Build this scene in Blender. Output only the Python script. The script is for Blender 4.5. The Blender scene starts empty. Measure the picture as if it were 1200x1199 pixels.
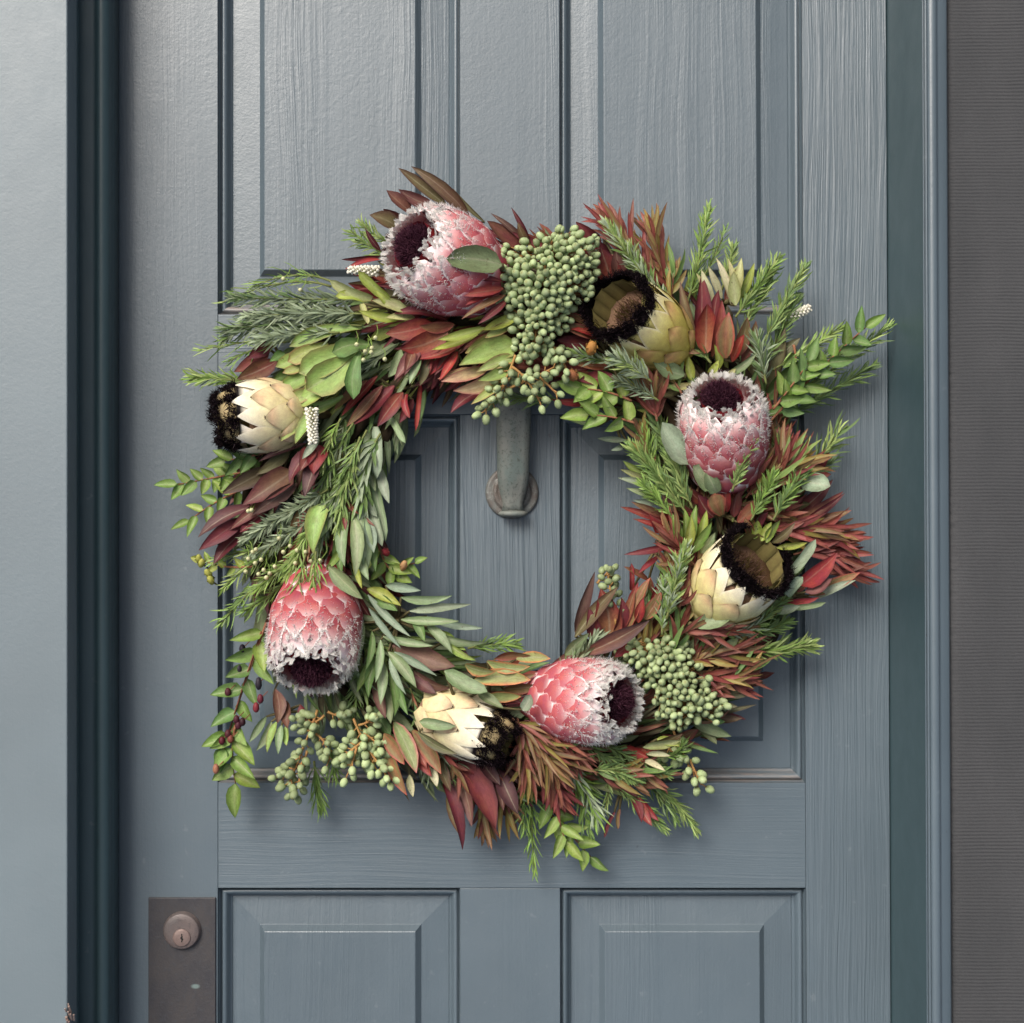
import bpy, math, random
import numpy as np
from mathutils import Vector, Matrix, Quaternion, noise as mnoise

C = bpy.context.scene.collection
rng = random.Random(7)
R = math.radians
D = 1.70          # camera distance from the door face, metres
ZC = 1.60         # height of the picture centre above the floor

# ------------------------------------------------------------------ camera, sky, sun
cam_d = bpy.data.cameras.new('camera')
cam_d.sensor_width = 36.0
cam_d.lens = 36.0 * D / 1.2
cam_d.clip_start = 0.01
cam_d.clip_end = 200
cam = bpy.data.objects.new('camera', cam_d)
C.objects.link(cam)
cam.location = (0, -D, ZC)
cam.rotation_euler = (R(90), 0, 0)
bpy.context.scene.camera = cam

SUN_AZ, SUN_EL = R(27), R(36)
world = bpy.data.worlds.new('World')
bpy.context.scene.world = world
world.use_nodes = True
wn = world.node_tree
sky = wn.nodes.new('ShaderNodeTexSky')
sky.sky_type = 'NISHITA'
sky.sun_disc = False
sky.sun_elevation = SUN_EL
sky.sun_rotation = math.pi + SUN_AZ
sky.dust_density = 7.0
sky.air_density = 0.75
bg = wn.nodes['Background']
bg.inputs['Strength'].default_value = 0.08
hsv = wn.nodes.new('ShaderNodeHueSaturation')      # a hazy, nearly white sky
hsv.inputs['Saturation'].default_value = 0.55
wn.links.new(sky.outputs['Color'], hsv.inputs['Color'])
wn.links.new(hsv.outputs['Color'], bg.inputs['Color'])

sun_d = bpy.data.lights.new('sun', 'SUN')
sun_d.energy = 2.6
sun_d.angle = R(30)
sun_d.color = (1.0, 0.94, 0.87)
sun = bpy.data.objects.new('sun', sun_d)
C.objects.link(sun)
sd = Vector((-math.sin(SUN_AZ) * math.cos(SUN_EL), -math.cos(SUN_AZ) * math.cos(SUN_EL), math.sin(SUN_EL)))
sun.rotation_euler = sd.to_track_quat('Z', 'Y').to_euler()
sun.location = (-2, -3, 4)

vs = bpy.context.scene.view_settings
vs.view_transform = 'Standard'
vs.look = 'None'
vs.gamma = 1
vs.exposure = 0.40

# ------------------------------------------------------------------ helpers
def W(px, py, d=0.0):
    """The place d millimetres in front of the door that stands at this spot of the photograph."""
    k = (D - d * 1e-3) / D
    return np.array(((px - 600) * 1e-3 * k, -d * 1e-3, ZC + (599.5 - py) * 1e-3 * k))

def lin(h):
    h = h.lstrip('#')
    out = []
    for i in (0, 2, 4):
        c = int(h[i:i + 2], 16) / 255
        out.append(c / 12.92 if c <= 0.04045 else ((c + 0.055) / 1.055) ** 2.4)
    return np.array(out)

class MB:
    """Collects vertices, faces and a colour per vertex; links them as one mesh object."""
    def __init__(s):
        s.v, s.f, s.c, s.l, s.n = [], [], [], [], 0
    def add(s, v, f, c=None, l=None):
        v = np.asarray(v, float)
        s.l.append(np.zeros((len(v), 3)) + (5, 0, 0) if l is None else np.asarray(l, float))
        s.v.append(v)
        s.f.extend([tuple(i + s.n for i in q) for q in f])
        if c is None:
            c = np.ones((len(v), 3))
        else:
            c = np.asarray(c, float)
            if c.ndim == 1:
                c = np.tile(c, (len(v), 1))
        s.c.append(c)
        s.n += len(v)
    def box(s, x0, x1, y0, y1, z0, z1, c=None):
        v = [(x, y, z) for z in (z0, z1) for y in (y0, y1) for x in (x0, x1)]
        s.add(v, [(0, 2, 3, 1), (4, 5, 7, 6), (0, 1, 5, 4), (2, 6, 7, 3), (0, 4, 6, 2), (1, 3, 7, 5)], c)
    def tube(s, path, rad, n=6, c=None):
        path = [Vector(p) for p in path]
        rings = []
        for i, p in enumerate(path):
            t = (path[min(i + 1, len(path) - 1)] - path[max(i - 1, 0)]).normalized()
            a = t.orthogonal().normalized()
            if rings and abs(t.dot(la)) < 0.95:
                a = (la - t * la.dot(t)).normalized()
            la = a
            b = t.cross(a)
            r = rad[i] if hasattr(rad, '__len__') else rad
            rings.append([p + a * r * math.cos(2 * math.pi * k / n) + b * r * math.sin(2 * math.pi * k / n) for k in range(n)])
        v = [q for g in rings for q in g]
        f = [(i * n + k, i * n + (k + 1) % n, (i + 1) * n + (k + 1) % n, (i + 1) * n + k) for i in range(len(path) - 1) for k in range(n)]
        f.append(tuple(range(n))[::-1])
        f.append(tuple((len(path) - 1) * n + k for k in range(n)))
        s.add(v, f, c)
    def mesh(s, name, origin, smooth=True):
        V = np.concatenate(s.v) - np.asarray(origin, float)
        col = np.concatenate(s.c)
        me = bpy.data.meshes.new(name)
        me.from_pydata(V.tolist(), [], s.f)
        a = me.color_attributes.new('Col', 'FLOAT_COLOR', 'POINT')
        a.data.foreach_set('color', np.hstack([col, np.ones((len(col), 1))]).astype(np.float32).ravel())
        l = np.concatenate(s.l)
        if l[:, 0].min() < 4:
            me.attributes.new('Blade', 'FLOAT_VECTOR', 'POINT').data.foreach_set('vector', l.astype(np.float32).ravel())
        if smooth:
            me.polygons.foreach_set('use_smooth', np.ones(len(me.polygons), bool))
        me.update()
        return me
    def build(s, name, m, parent=None, origin=None, smooth=True, kind=None, bevel=0.0):
        if origin is None:
            origin = np.concatenate(s.v).mean(0)
        me = s.mesh(name, origin, smooth)
        me.materials.append(m)
        return link(name, me, parent, origin, kind, bevel)

def world_loc(o):
    p = Vector((0, 0, 0))
    while o is not None:
        p += o.location
        o = o.parent
    return p

def link(name, me, parent, origin, kind=None, bevel=0.0, rot=None):
    o = bpy.data.objects.new(name, me)
    C.objects.link(o)
    loc = Vector(np.asarray(origin, float).tolist())
    if parent is not None:
        o.parent = parent
        loc = loc - world_loc(parent)
    o.location = loc
    if rot is not None:
        o.rotation_mode = 'QUATERNION'
        o.rotation_quaternion = rot
    if kind:
        o['kind'] = kind
    if bevel:
        b = o.modifiers.new('bevel', 'BEVEL')
        b.width = bevel
        b.segments = 2
        b.limit_method = 'ANGLE'
    return o

def thing(name, label, cat, loc=(0, 0, 0)):
    o = bpy.data.objects.new(name, None)
    C.objects.link(o)
    o.empty_display_size = 0.1
    o.location = loc
    o['label'] = label
    o['category'] = cat
    return o

# ------------------------------------------------------------------ materials
def newmat(name):
    m = bpy.data.materials.new(name)
    m.use_nodes = True
    nt = m.node_tree
    return m, nt, nt.nodes['Principled BSDF'], nt.nodes, nt.links

def mathn(nt, op, a, b=None, c=None, clamp=False):
    n = nt.nodes.new('ShaderNodeMath')
    n.operation = op
    n.use_clamp = clamp
    for i, x in enumerate((a, b, c)):
        if x is None:
            continue
        if isinstance(x, (int, float)):
            n.inputs[i].default_value = x
        else:
            nt.links.new(x, n.inputs[i])
    return n.outputs[0]

def noise(nt, vec, scale, detail=2.0, rough=0.5, dist=0.0):
    n = nt.nodes.new('ShaderNodeTexNoise')
    n.inputs['Scale'].default_value = scale
    n.inputs['Detail'].default_value = detail
    n.inputs['Roughness'].default_value = rough
    n.inputs['Distortion'].default_value = dist
    nt.links.new(vec, n.inputs['Vector'])
    return n.outputs['Fac']

def mapping(nt, vec, scale=(1, 1, 1), loc=(0, 0, 0)):
    n = nt.nodes.new('ShaderNodeMapping')
    n.inputs['Scale'].default_value = scale
    n.inputs['Location'].default_value = loc
    nt.links.new(vec, n.inputs['Vector'])
    return n.outputs['Vector']

def mixc(nt, fac, a, b, mode='MIX'):
    n = nt.nodes.new('ShaderNodeMix')
    n.data_type = 'RGBA'
    n.blend_type = mode
    for i, x in ((0, fac), (6, a), (7, b)):
        if isinstance(x, (int, float)):
            n.inputs[i].default_value = x
        elif isinstance(x, (tuple, list, np.ndarray)):
            n.inputs[i].default_value = (*[float(q) for q in x[:3]], 1)
        else:
            nt.links.new(x, n.inputs[i])
    return n.outputs[2]

def ramp(nt, fac, a, b):
    n = nt.nodes.new('ShaderNodeMapRange')
    n.clamp = True
    n.inputs['From Min'].default_value = a
    n.inputs['From Max'].default_value = b
    nt.links.new(fac, n.inputs['Value'])
    return n.outputs['Result']

PAINT = (0.084, 0.113, 0.134)
def paint(name, axis='V', grain=0.5, pitch=0.0045, stipple=0.35, rough=0.42, worn=0.0, patch=(0.40, 0.62), color=PAINT, spec=0.9):
    m, nt, p, N, L = newmat(name)
    geo = N.new('ShaderNodeNewGeometry').outputs['Position']
    oi = N.new('ShaderNodeObjectInfo').outputs['Random']
    off = N.new('ShaderNodeCombineXYZ')
    for i, k in enumerate((3.7, 9.1, 5.3)):
        L.new(mathn(nt, 'MULTIPLY', oi, k), off.inputs[i])
    va = N.new('ShaderNodeVectorMath')
    va.operation = 'ADD'
    L.new(geo, va.inputs[0])
    L.new(off.outputs[0], va.inputs[1])
    pos = va.outputs[0]
    # the figure of the wood: long lines that wander a little
    wp = N.new('ShaderNodeTexNoise')
    wp.inputs['Scale'].default_value = 1.0
    wp.inputs['Detail'].default_value = 1.0
    L.new(mapping(nt, pos, (9, 9, 3.5) if axis == 'V' else (3.5, 9, 9)), wp.inputs['Vector'])
    wv_ = N.new('ShaderNodeVectorMath'); wv_.operation = 'MULTIPLY_ADD'
    L.new(wp.outputs['Color'], wv_.inputs[0])
    wv_.inputs[1].default_value = (0.022, 0.022, 0.022)
    L.new(pos, wv_.inputs[2])
    flat = pos
    pos = wv_.outputs[0]
    long_, cross = 3.2, 1.0 / pitch
    sc = (cross, 20, long_) if axis == 'V' else (long_, 20, cross)
    g = noise(nt, mapping(nt, pos, sc), 1.0, 4.0, 0.62, 0.2)
    ws = (26, 4, 1.1) if axis == 'V' else (1.1, 4, 26)
    fine = noise(nt, mapping(nt, pos, tuple(2.6 * q for q in sc)), 1.0, 2.0, 0.6, 0.2)
    gp = ramp(nt, noise(nt, mapping(nt, pos, ws), 0.6, 2.0), *patch)
    hg = mathn(nt, 'MULTIPLY', mathn(nt, 'ADD', mathn(nt, 'MULTIPLY', g, 0.8), mathn(nt, 'MULTIPLY', fine, 0.3)), mathn(nt, 'ADD', mathn(nt, 'MULTIPLY', gp, 0.85), 0.15))
    pos = flat
    st = noise(nt, pos, 330.0, 2.0, 0.6)
    st2 = noise(nt, pos, 130.0, 2.0, 0.5)
    h = mathn(nt, 'ADD', mathn(nt, 'MULTIPLY', hg, grain), mathn(nt, 'MULTIPLY', mathn(nt, 'ADD', st, st2), stipple * 0.30))
    b = N.new('ShaderNodeBump')
    b.inputs['Strength'].default_value = 1.0
    b.inputs['Distance'].default_value = 0.0016
    L.new(h, b.inputs['Height'])
    L.new(b.outputs[0], p.inputs['Normal'])
    big = noise(nt, pos, 5.0, 3.0, 0.6)
    col = mixc(nt, ramp(nt, big, 0.3, 0.7), tuple(c * 0.93 for c in color), tuple(c * 1.06 for c in color))
    # dust scuffs and small specks
    sp = ramp(nt, noise(nt, pos, 60.0, 2.0, 0.6), 0.70, 0.78)
    col = mixc(nt, mathn(nt, 'MULTIPLY', sp, 0.12), col, (0.34, 0.37, 0.38))
    dk = ramp(nt, noise(nt, mapping(nt, pos, (1, 1, .6)), 85.0, 3.0, 0.6), 0.735, 0.78)
    col = mixc(nt, mathn(nt, 'MULTIPLY', dk, 0.6), col, (0.035, 0.04, 0.045))
    if worn:
        wv = ramp(nt, noise(nt, mapping(nt, pos, (6, 30, 60)), 3.0, 4.0, 0.7), 0.62 - worn * 0.35, 0.72)
        col = mixc(nt, wv, col, (0.20, 0.165, 0.145))
    L.new(col, p.inputs['Base Color'])
    rr = mathn(nt, 'ADD', mathn(nt, 'MULTIPLY', mathn(nt, 'ADD', noise(nt, pos, 30.0, 2.0), noise(nt, pos, 7.0, 4.0, 0.65)), 0.16), rough - 0.16)
    L.new(rr, p.inputs['Roughness'])
    p.inputs['Specular IOR Level'].default_value = spec
    return m

M = {}
M['paint_v'] = paint('painted_wood_upright_grain', 'V', 0.42, patch=(0.45, 0.7))
M['paint_vs'] = paint('painted_wood_strong_grain', 'V', 1.25, 0.0050, 0.26, 0.40, patch=(0.36, 0.62))
M['paint_vm'] = paint('painted_wood_bold_grain', 'V', 1.9, 0.0060, 0.2, 0.42, patch=(0.15, 0.45))
M['paint_h'] = paint('painted_wood_level_grain', 'H', 0.42, 0.0040, 0.30, 0.42, patch=(0.3, 0.55))
M['paint_panel'] = paint('painted_panel', 'V', 0.85, 0.0046, 0.40, 0.42, patch=(0.42, 0.64))
M['paint_trim'] = paint('painted_trim', 'V', 0.12, 0.004, 0.22, 0.36)
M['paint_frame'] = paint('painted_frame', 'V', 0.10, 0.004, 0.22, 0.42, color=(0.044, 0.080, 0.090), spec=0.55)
M['paint_worn'] = paint('painted_trim_worn', 'H', 0.2, 0.003, 0.22, 0.5, worn=0.75)
M['paint_casing_lit'] = paint('painted_casing_lit', 'V', 0.16, 0.006, 0.30, 0.5, patch=(0.3, 0.7), color=(0.122, 0.158, 0.178))  # lightened beyond the door paint: stronger light on the front board put into colour

def wall_mat():
    m, nt, p, N, L = newmat('ribbed_wall')
    geo = N.new('ShaderNodeNewGeometry').outputs['Position']
    n1 = noise(nt, mapping(nt, geo, (14, 14, 5)), 1.0, 4.0, 0.6)
    n2 = noise(nt, geo, 350.0, 2.0, 0.6)
    col = mixc(nt, ramp(nt, n1, 0.3, 0.7), (0.047, 0.050, 0.053), (0.064, 0.066, 0.069))
    col = mixc(nt, mathn(nt, 'MULTIPLY', n2, 0.5), col, (0.04, 0.036, 0.038))
    L.new(col, p.inputs['Base Color'])
    p.inputs['Roughness'].default_value = 0.85
    p.inputs['Specular IOR Level'].default_value = 0.25
    b = N.new('ShaderNodeBump')
    b.inputs['Strength'].default_value = 0.6
    b.inputs['Distance'].default_value = 0.0008
    L.new(n2, b.inputs['Height'])
    L.new(b.outputs[0], p.inputs['Normal'])
    return m
M['wall'] = wall_mat()

def bronze(name, a, b_, c_, rough=0.6, metal=0.25, spot=None):
    m, nt, p, N, L = newmat(name)
    pos = N.new('ShaderNodeNewGeometry').outputs['Position']
    n1 = noise(nt, mapping(nt, pos, (40, 40, 22)), 1.0, 4.0, 0.65)
    n2 = noise(nt, pos, 260.0, 3.0, 0.7)
    col = mixc(nt, ramp(nt, n1, 0.38, 0.62), a, b_)
    col = mixc(nt, ramp(nt, n2, 0.52, 0.70), col, c_)
    if spot is not None:
        dd = N.new('ShaderNodeVectorMath')
        dd.operation = 'DISTANCE'
        L.new(mapping(nt, pos, (1, 0, 1.8)), dd.inputs[0])
        dd.inputs[1].default_value = (spot[0], 0, spot[2] * 1.8)
        col = mixc(nt, mathn(nt, 'SUBTRACT', 1.0, ramp(nt, dd.outputs['Value'], 0.003, 0.0062)), col, (0.16, 0.21, 0.20))
    L.new(col, p.inputs['Base Color'])
    p.inputs['Roughness'].default_value = rough
    p.inputs['Metallic'].default_value = metal
    bn = N.new('ShaderNodeBump')
    bn.inputs['Strength'].default_value = 0.7
    bn.inputs['Distance'].default_value = 0.0006
    L.new(n2, bn.inputs['Height'])
    L.new(bn.outputs[0], p.inputs['Normal'])
    return m
M['verdigris'] = bronze('verdigris_bronze', (0.125, 0.155, 0.14), (0.175, 0.18, 0.16), (0.075, 0.085, 0.07), 0.6, 0.15)
M['rosette'] = bronze('worn_bronze', (0.135, 0.145, 0.135), (0.105, 0.085, 0.072), (0.22, 0.225, 0.21), 0.55, 0.25)
_s = W(229, 1156, 3)
M['plate'] = bronze('dark_bronze_plate', (0.046, 0.044, 0.049), (0.062, 0.056, 0.056), (0.056, 0.057, 0.063), 0.5, 0.3, spot=_s)
M['cyl'] = bronze('lock_cylinder_bronze', (0.115, 0.10, 0.098), (0.145, 0.112, 0.104), (0.095, 0.078, 0.078), 0.52, 0.3)
M['plug'] = bronze('lock_plug_bronze', (0.22, 0.155, 0.135), (0.20, 0.145, 0.13), (0.15, 0.10, 0.09), 0.5, 0.3)
m, nt, p, N, L = newmat('keyway_dark'); p.inputs['Base Color'].default_value = (0.006, 0.005, 0.005, 1); p.inputs['Roughness'].default_value = 0.8
M['dark'] = m
m, nt, p, N, L = newmat('bare_metal'); p.inputs['Base Color'].default_value = (0.45, 0.33, 0.28, 1); p.inputs['Metallic'].default_value = 0.7; p.inputs['Roughness'].default_value = 0.35
M['metal'] = m
m, nt, p, N, L = newmat('blue_bounce_ground')  # unseen ground, tinted blue so its bounce cools the lower door
_pp = N.new('ShaderNodeNewGeometry').outputs['Position']
L.new(mixc(nt, noise(nt, _pp, 6.0, 5.0), (0.12, 0.18, 0.28), (0.18, 0.24, 0.34)), p.inputs['Base Color'])
p.inputs['Roughness'].default_value = 0.8
M['bounce_ground'] = m

# ------------------------------------------------------------------ the setting
def settle(v):
    """The old door and frame lean: uprights right of the middle drift a few millimetres over their height."""
    v = np.array(v, float)
    a = np.clip(v[:, 0] / 0.34, 0, 1)
    v[:, 0] += a * 0.0028 * (ZC - v[:, 2]) / 0.6
    return v

class SB(MB):
    def add(s, v, f, c=None, l=None):
        super().add(settle(v), f, c, l)

def X(px): return (px - 600) * 1e-3
def Z(py): return ZC + (599.5 - py) * 1e-3

Zb, Zt = 0.03, 2.43
g = MB(); g.add([(-30, -30, 0), (30, -30, 0), (30, 1.5, 0), (-30, 1.5, 0)], [(0, 1, 2, 3)])
o = g.build('ground', M['bounce_ground'], smooth=False); o['kind'] = 'structure'

door = thing('front_door', 'blue grey painted panelled wooden front door with recessed rectangular panels', 'door', (0, 0, Zb))

def member(name, x0, x1, z0, z1, mat, proud=0.0, nseg=1):
    b = SB()
    zs = np.linspace(z0, z1, nseg + 1)
    b.box(x0, x1, -proud, 0.040, z0, z1)
    return b.build(name, mat, door, bevel=0.0006, smooth=False)

# panel openings in photo millimetres (left, right, top, bottom)
TOPY, BOTY = Z(0) , 0
cols = [(256, 539), (656, 942)]
rows = [(2.30, Z(368)), (Z(486), Z(917)), (Z(1041), 0.28)]
member('stile', X(139), X(255.3), Zb, Zt, M['paint_v'])
member('stile', X(942.6), X(1041), Zb, Zt, M['paint_vs'])
for z1, z0 in ((Zt, 2.30), (Z(368), Z(486)), (Z(917), Z(1041)), (0.28, Zb)):
    member('rail', X(255.5), X(942.4), z0 + 0.0002, z1 - 0.0002, M['paint_h'], -0.0003)
for i, (z1, z0) in enumerate(rows):
    member('muntin', X(539), X(656), z0 + 0.0002, z1 - 0.0002, M['paint_vm'] if i == 1 else M['paint_v'], 0.0)

# moulding profile: (inset from the opening edge, depth behind the face)
PROF = [(0, -0.0003), (0.0008, 0.0026), (0.0012, 0.0105), (0.0028, 0.0105), (0.0034, 0.0060), (0.0058, 0.0056), (0.0080, 0.0074), (0.0098, 0.0112), (0.0106, 0.0160), (0.0120, 0.0164), (0.0132, 0.0180), (0.0138, 0.0212)]
def moulding(corners, mat):
    """One mitred length along the side a-b of an opening; corners = a, b, inward dirs at a and b."""
    (ax, az), (bx, bz), (adx, adz), (bdx, bdz) = corners
    b = SB()
    n = 24
    v = []
    for i in range(n + 1):
        t = i / n
        for k, (s, d) in enumerate(PROF):
            w = 0.0003 * mnoise.noise(Vector((ax * 9 + t * 14 * math.hypot(bx - ax, bz - az) * 3, k * 0.3, az * 7)))
            v.append((ax + adx * s + (bx + bdx * s - ax - adx * s) * t, d + w, az + adz * s + (bz + bdz * s - az - adz * s) * t))
    m_ = len(PROF)
    f = [(i * m_ + k, (i + 1) * m_ + k, (i + 1) * m_ + k + 1, i * m_ + k + 1) for i in range(n) for k in range(m_ - 1)]
    b.add(v, f)
    return b.build('moulding', mat, door)

def panel(x0, x1, z0, z1):
    b = SB()
    steps = [(0.010, 0.0202), (0.0142, 0.0178), (0.0460, 0.0150), (0.0467, 0.0144), (0.0525, 0.0068), (0.0534, 0.0064)]
    rings = []
    for s, d in steps:
        rings.append([(x0 + s, d, z0 + s), (x1 - s, d, z0 + s), (x1 - s, d, z1 - s), (x0 + s, d, z1 - s)])
    # each facet has its own vertices so that mitres and arrises stay crisp
    for a, c in zip(rings[:-1], rings[1:]):
        for k in range(4):
            q = (k + 1) % 4
            b.add([a[k], a[q], c[q], c[k]], [(0, 1, 2, 3)])
    b.add(rings[-1], [(0, 1, 2, 3)])
    return b.build('panel', M['paint_panel'], door, smooth=False)

for ri, (z1, z0) in enumerate(rows):
    for ci, (l, r) in enumerate(cols):
        x0, x1 = X(l), X(r)
        panel(x0, x1, z0, z1)
        wornm = M['paint_worn'] if ri < 2 else M['paint_trim']
        moulding(((x0, z0), (x1, z0), (1, 1), (-1, 1)), wornm)
        moulding(((x1, z0), (x1, z1), (-1, 1), (-1, -1)), M['paint_trim'])
        moulding(((x1, z1), (x0, z1), (-1, -1), (1, -1)), M['paint_trim'])
        moulding(((x0, z1), (x0, z0), (1, -1), (1, 1)), M['paint_trim'])
b = SB(); b.box(X(141), X(1039), 0.0245, 0.036, Zb + 0.01, Zt - 0.01)
b.build('core', M['paint_panel'], door, smooth=False)

# ---- lock plate with its cylinder
def cyl(b, c, r0, prof, n=40, a0=0.0):
    """Lathe about the axis out of the door through c; prof = (radius, distance in front of the door)."""
    v, f = [], []
    for r, d in prof:
        for k in range(n):
            t = 2 * math.pi * k / n
            v.append((c[0] + r * math.cos(t), -d, c[2] + r * math.sin(t)))
    for i in range(len(prof) - 1):
        for k in range(n):
            f.append((i * n + k, i * n + (k + 1) % n, (i + 1) * n + (k + 1) % n, (i + 1) * n + k))
    f.append(tuple((len(prof) - 1) * n + k for k in range(n)))
    b.add(v, f)
b = MB(); b.box(X(174.5), X(253), -0.0028, 0.001, Z(1420), Z(1051.5))
plate = b.build('lock_plate', M['plate'], door, bevel=0.0006, smooth=False)
c = W(213, 1091, 6)
b = MB(); cyl(b, c, 0, [(0.0222, 0.0026), (0.0222, 0.0040), (0.0212, 0.0046), (0.0208, 0.0082), (0.0196, 0.0092), (0.0120, 0.0092)])
b.build('lock_cylinder', M['cyl'], plate)
c2 = W(213, 1099, 9)
b = MB(); cyl(b, c2, 0, [(0.0104, 0.0090), (0.0104, 0.0098), (0.0092, 0.0104), (0.0040, 0.0106)], 32)
b.build('lock_plug', M['plug'], plate)
key = [(0.0, 5.2), (1.0, 4.8), (0.9, 3.0), (1.4, 2.2), (1.5, 0.8), (0.9, 0.2), (2.0, -0.6), (2.2, -2.0), (1.2, -3.0), (0.9, -4.6), (-0.2, -4.8), (-0.4, -3.4), (0.2, -2.2), (-0.6, -1.2), (-1.4, 0.0), (-0.8, 1.4), (0.1, 2.4), (-0.5, 3.6)]
b = MB()
kv = [(c2[0] + x * 1e-3, -y, c2[2] + z * 1e-3) for y in (0.0101, 0.01085) for x, z in key]
nk = len(key)
b.add(kv, [tuple(range(nk, 2 * nk))[::-1]] + [(k, (k + 1) % nk, nk + (k + 1) % nk, nk + k) for k in range(nk)])
b.build('keyhole', M['dark'], plate, smooth=False)

# ---- door knocker: rosette, hanging bar and lip
c = W(600, 577, 6)
b = MB(); cyl(b, c, 0, [(0.0312, -0.001), (0.0312, 0.003), (0.0300, 0.0050), (0.0270, 0.0058), (0.0240, 0.0048), (0.0228, 0.0052), (0.0215, 0.0075), (0.0190, 0.0085), (0.0170, 0.0070), (0.0150, 0.0072), (0.0060, 0.0072)], 48)
knock = b.build('door_knocker', M['rosette'], door)
b = MB()
secs = []
# (py, half width mm, depth of centre, half depth)
for py, hw, d, hd in ((395, 22, 30, 9), (420, 21.5, 31, 9), (470, 20.5, 32, 9.5), (510, 19.5, 31, 9.5), (540, 18.8, 28, 9.5), (556, 18.3, 26, 9), (568, 17.2, 23, 8), (578, 15.0, 20, 6.5), (586, 12.5, 18.5, 6), (592, 11.6, 17.5, 6), (599, 13.0, 15.5, 6)):
    sec = []
    for x, y in ((-1, 0.9), (-1.0, 0.2), (-0.93, -0.35), (-0.62, -0.80), (0.10, -1.0), (0.30, -0.78), (0.55, -0.86), (0.88, -0.45), (1.0, 0.2), (1.0, 0.9)):
        q = W(600 + 0.8 * (540 - py) / 70 + 1.5, py, d)
        sec.append((q[0] + x * hw * 1e-3, q[1] + y * hd * 1e-3, q[2]))
    secs.append(sec)
n_ = len(secs[0])
v = [q for s_ in secs for q in s_]
f = [(i * n_ + k, (i + 1) * n_ + k, (i + 1) * n_ + (k + 1) % n_, i * n_ + (k + 1) % n_) for i in range(len(secs) - 1) for k in range(n_)]
f += [tuple(range(n_)), tuple((len(secs) - 1) * n_ + k for k in range(n_))[::-1]]
b.add(v, f)
o = b.build('knocker_bar', M['verdigris'], knock)
b = MB()
ls = []
for i in range(9):
    t = i / 8 * math.pi
    r = 1 - 0.0 * t
    ls.append((math.cos(t), math.sin(t)))
q = W(601, 602, 15)
v, f = [], []
nr = 28
for (ct, st_) in ls:
    for k in range(nr):
        a = 2 * math.pi * k / nr
        v.append((q[0] + (0.0165 * st_ ** 0.6 + 0.0005) * math.cos(a), q[1] + (0.010 * st_ ** 0.6 + 0.0005) * math.sin(a), q[2] + 0.0042 * ct))
f = [(i * nr + k, (i + 1) * nr + k, (i + 1) * nr + (k + 1) % nr, i * nr + (k + 1) % nr) for i in range(8) for k in range(nr)]
f += [tuple(range(nr)), tuple(8 * nr + k for k in range(nr))[::-1]]
b.add(v, f)
b.build('knocker_lip', M['verdigris'], knock)

# ---- the frame round the door
frame = thing('door_frame', 'blue grey painted door frame with moulded stops and a broad flat board at its left', 'door frame', (0, 0, 0))
def extrude(prof, z0, z1, nz=6, cls=MB):
    """Upright moulding from a plan profile of (x, depth mm) points."""
    b = cls()
    zs = np.linspace(z0, z1, nz + 1)
    v = [(x, -d * 1e-3, z) for z in zs for x, d in prof]
    m_ = len(prof)
    f = [(i * m_ + k, i * m_ + k + 1, (i + 1) * m_ + k + 1, (i + 1) * m_ + k) for i in range(nz) for k in range(m_ - 1)]
    b.add(v, f)
    return b
def ax(px, d): return (px - 600) * 1e-3 * (D - d * 1e-3) / D
def arc(cx, cd, rx, rd, a0, a1, n=8):
    return [(cx + rx * math.cos(R(a0 + (a1 - a0) * i / n)), cd + rd * math.sin(R(a0 + (a1 - a0) * i / n))) for i in range(n + 1)]
FT = 2.47
# left: broad board, reveal, dark rebate, bullnose stop, small bead
LD = 122
xl = ax(79, LD)
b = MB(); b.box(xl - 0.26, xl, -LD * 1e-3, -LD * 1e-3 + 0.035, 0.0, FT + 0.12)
b.build('casing', M['paint_casing_lit'], frame, bevel=0.0016, smooth=False)
prof = [(xl - 0.0005, LD - 34), (xl - 0.0010, LD - 44), (xl - 0.012, LD - 46), (xl - 0.012, 55)]
xb = ax(110, 58)
x2 = ax(127, 50)
prof2 = [(xl - 0.014, 58.5), (xb - 0.003, 57)] + arc(xb + 0.0075, 50, 0.0085, 9, 180, 0, 10)[2:] + [(x2 + 0.0010, 44), (x2 + 0.0012, 40)]
x3 = ax(128, 38)
prof3 = [(x2 + 0.0010, 40)] + arc(ax(129.6, 36), 36, 0.0024, 4.5, 180, 0, 8) + [(ax(132.5, 34), 30), (ax(133, 30), 8), (X(137.2), 7), (X(137.4), -30)]
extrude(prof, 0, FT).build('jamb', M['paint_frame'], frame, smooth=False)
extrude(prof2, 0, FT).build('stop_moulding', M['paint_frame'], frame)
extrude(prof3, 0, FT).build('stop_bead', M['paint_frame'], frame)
# right: plain reveal and beaded edge
xr = X(1042)
prof = [(xr, -30), (xr, 145)]
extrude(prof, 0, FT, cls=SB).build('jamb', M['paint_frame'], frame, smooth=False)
prof = [(xr, 145.0), (ax(1083.6, 147), 147), (ax(1084.8, 147.5), 147), (ax(1085.2, 145), 143.5), (ax(1086.2, 145), 143.5), (ax(1086.6, 147), 147), (ax(1088.6, 147), 147), (ax(1089.0, 145), 144)] + arc(ax(1094.5, 146), 146, 0.0052, 4.0, 180, 14, 12) + [(ax(1103, 146), 145.6), (ax(1110.8, 145), 144.8), (ax(1112.2, 140), 141), (ax(1112.4, 137), 110)]
extrude(prof, 0, FT + 0.1, cls=SB).build('beaded_casing', M['paint_trim'], frame)
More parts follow.
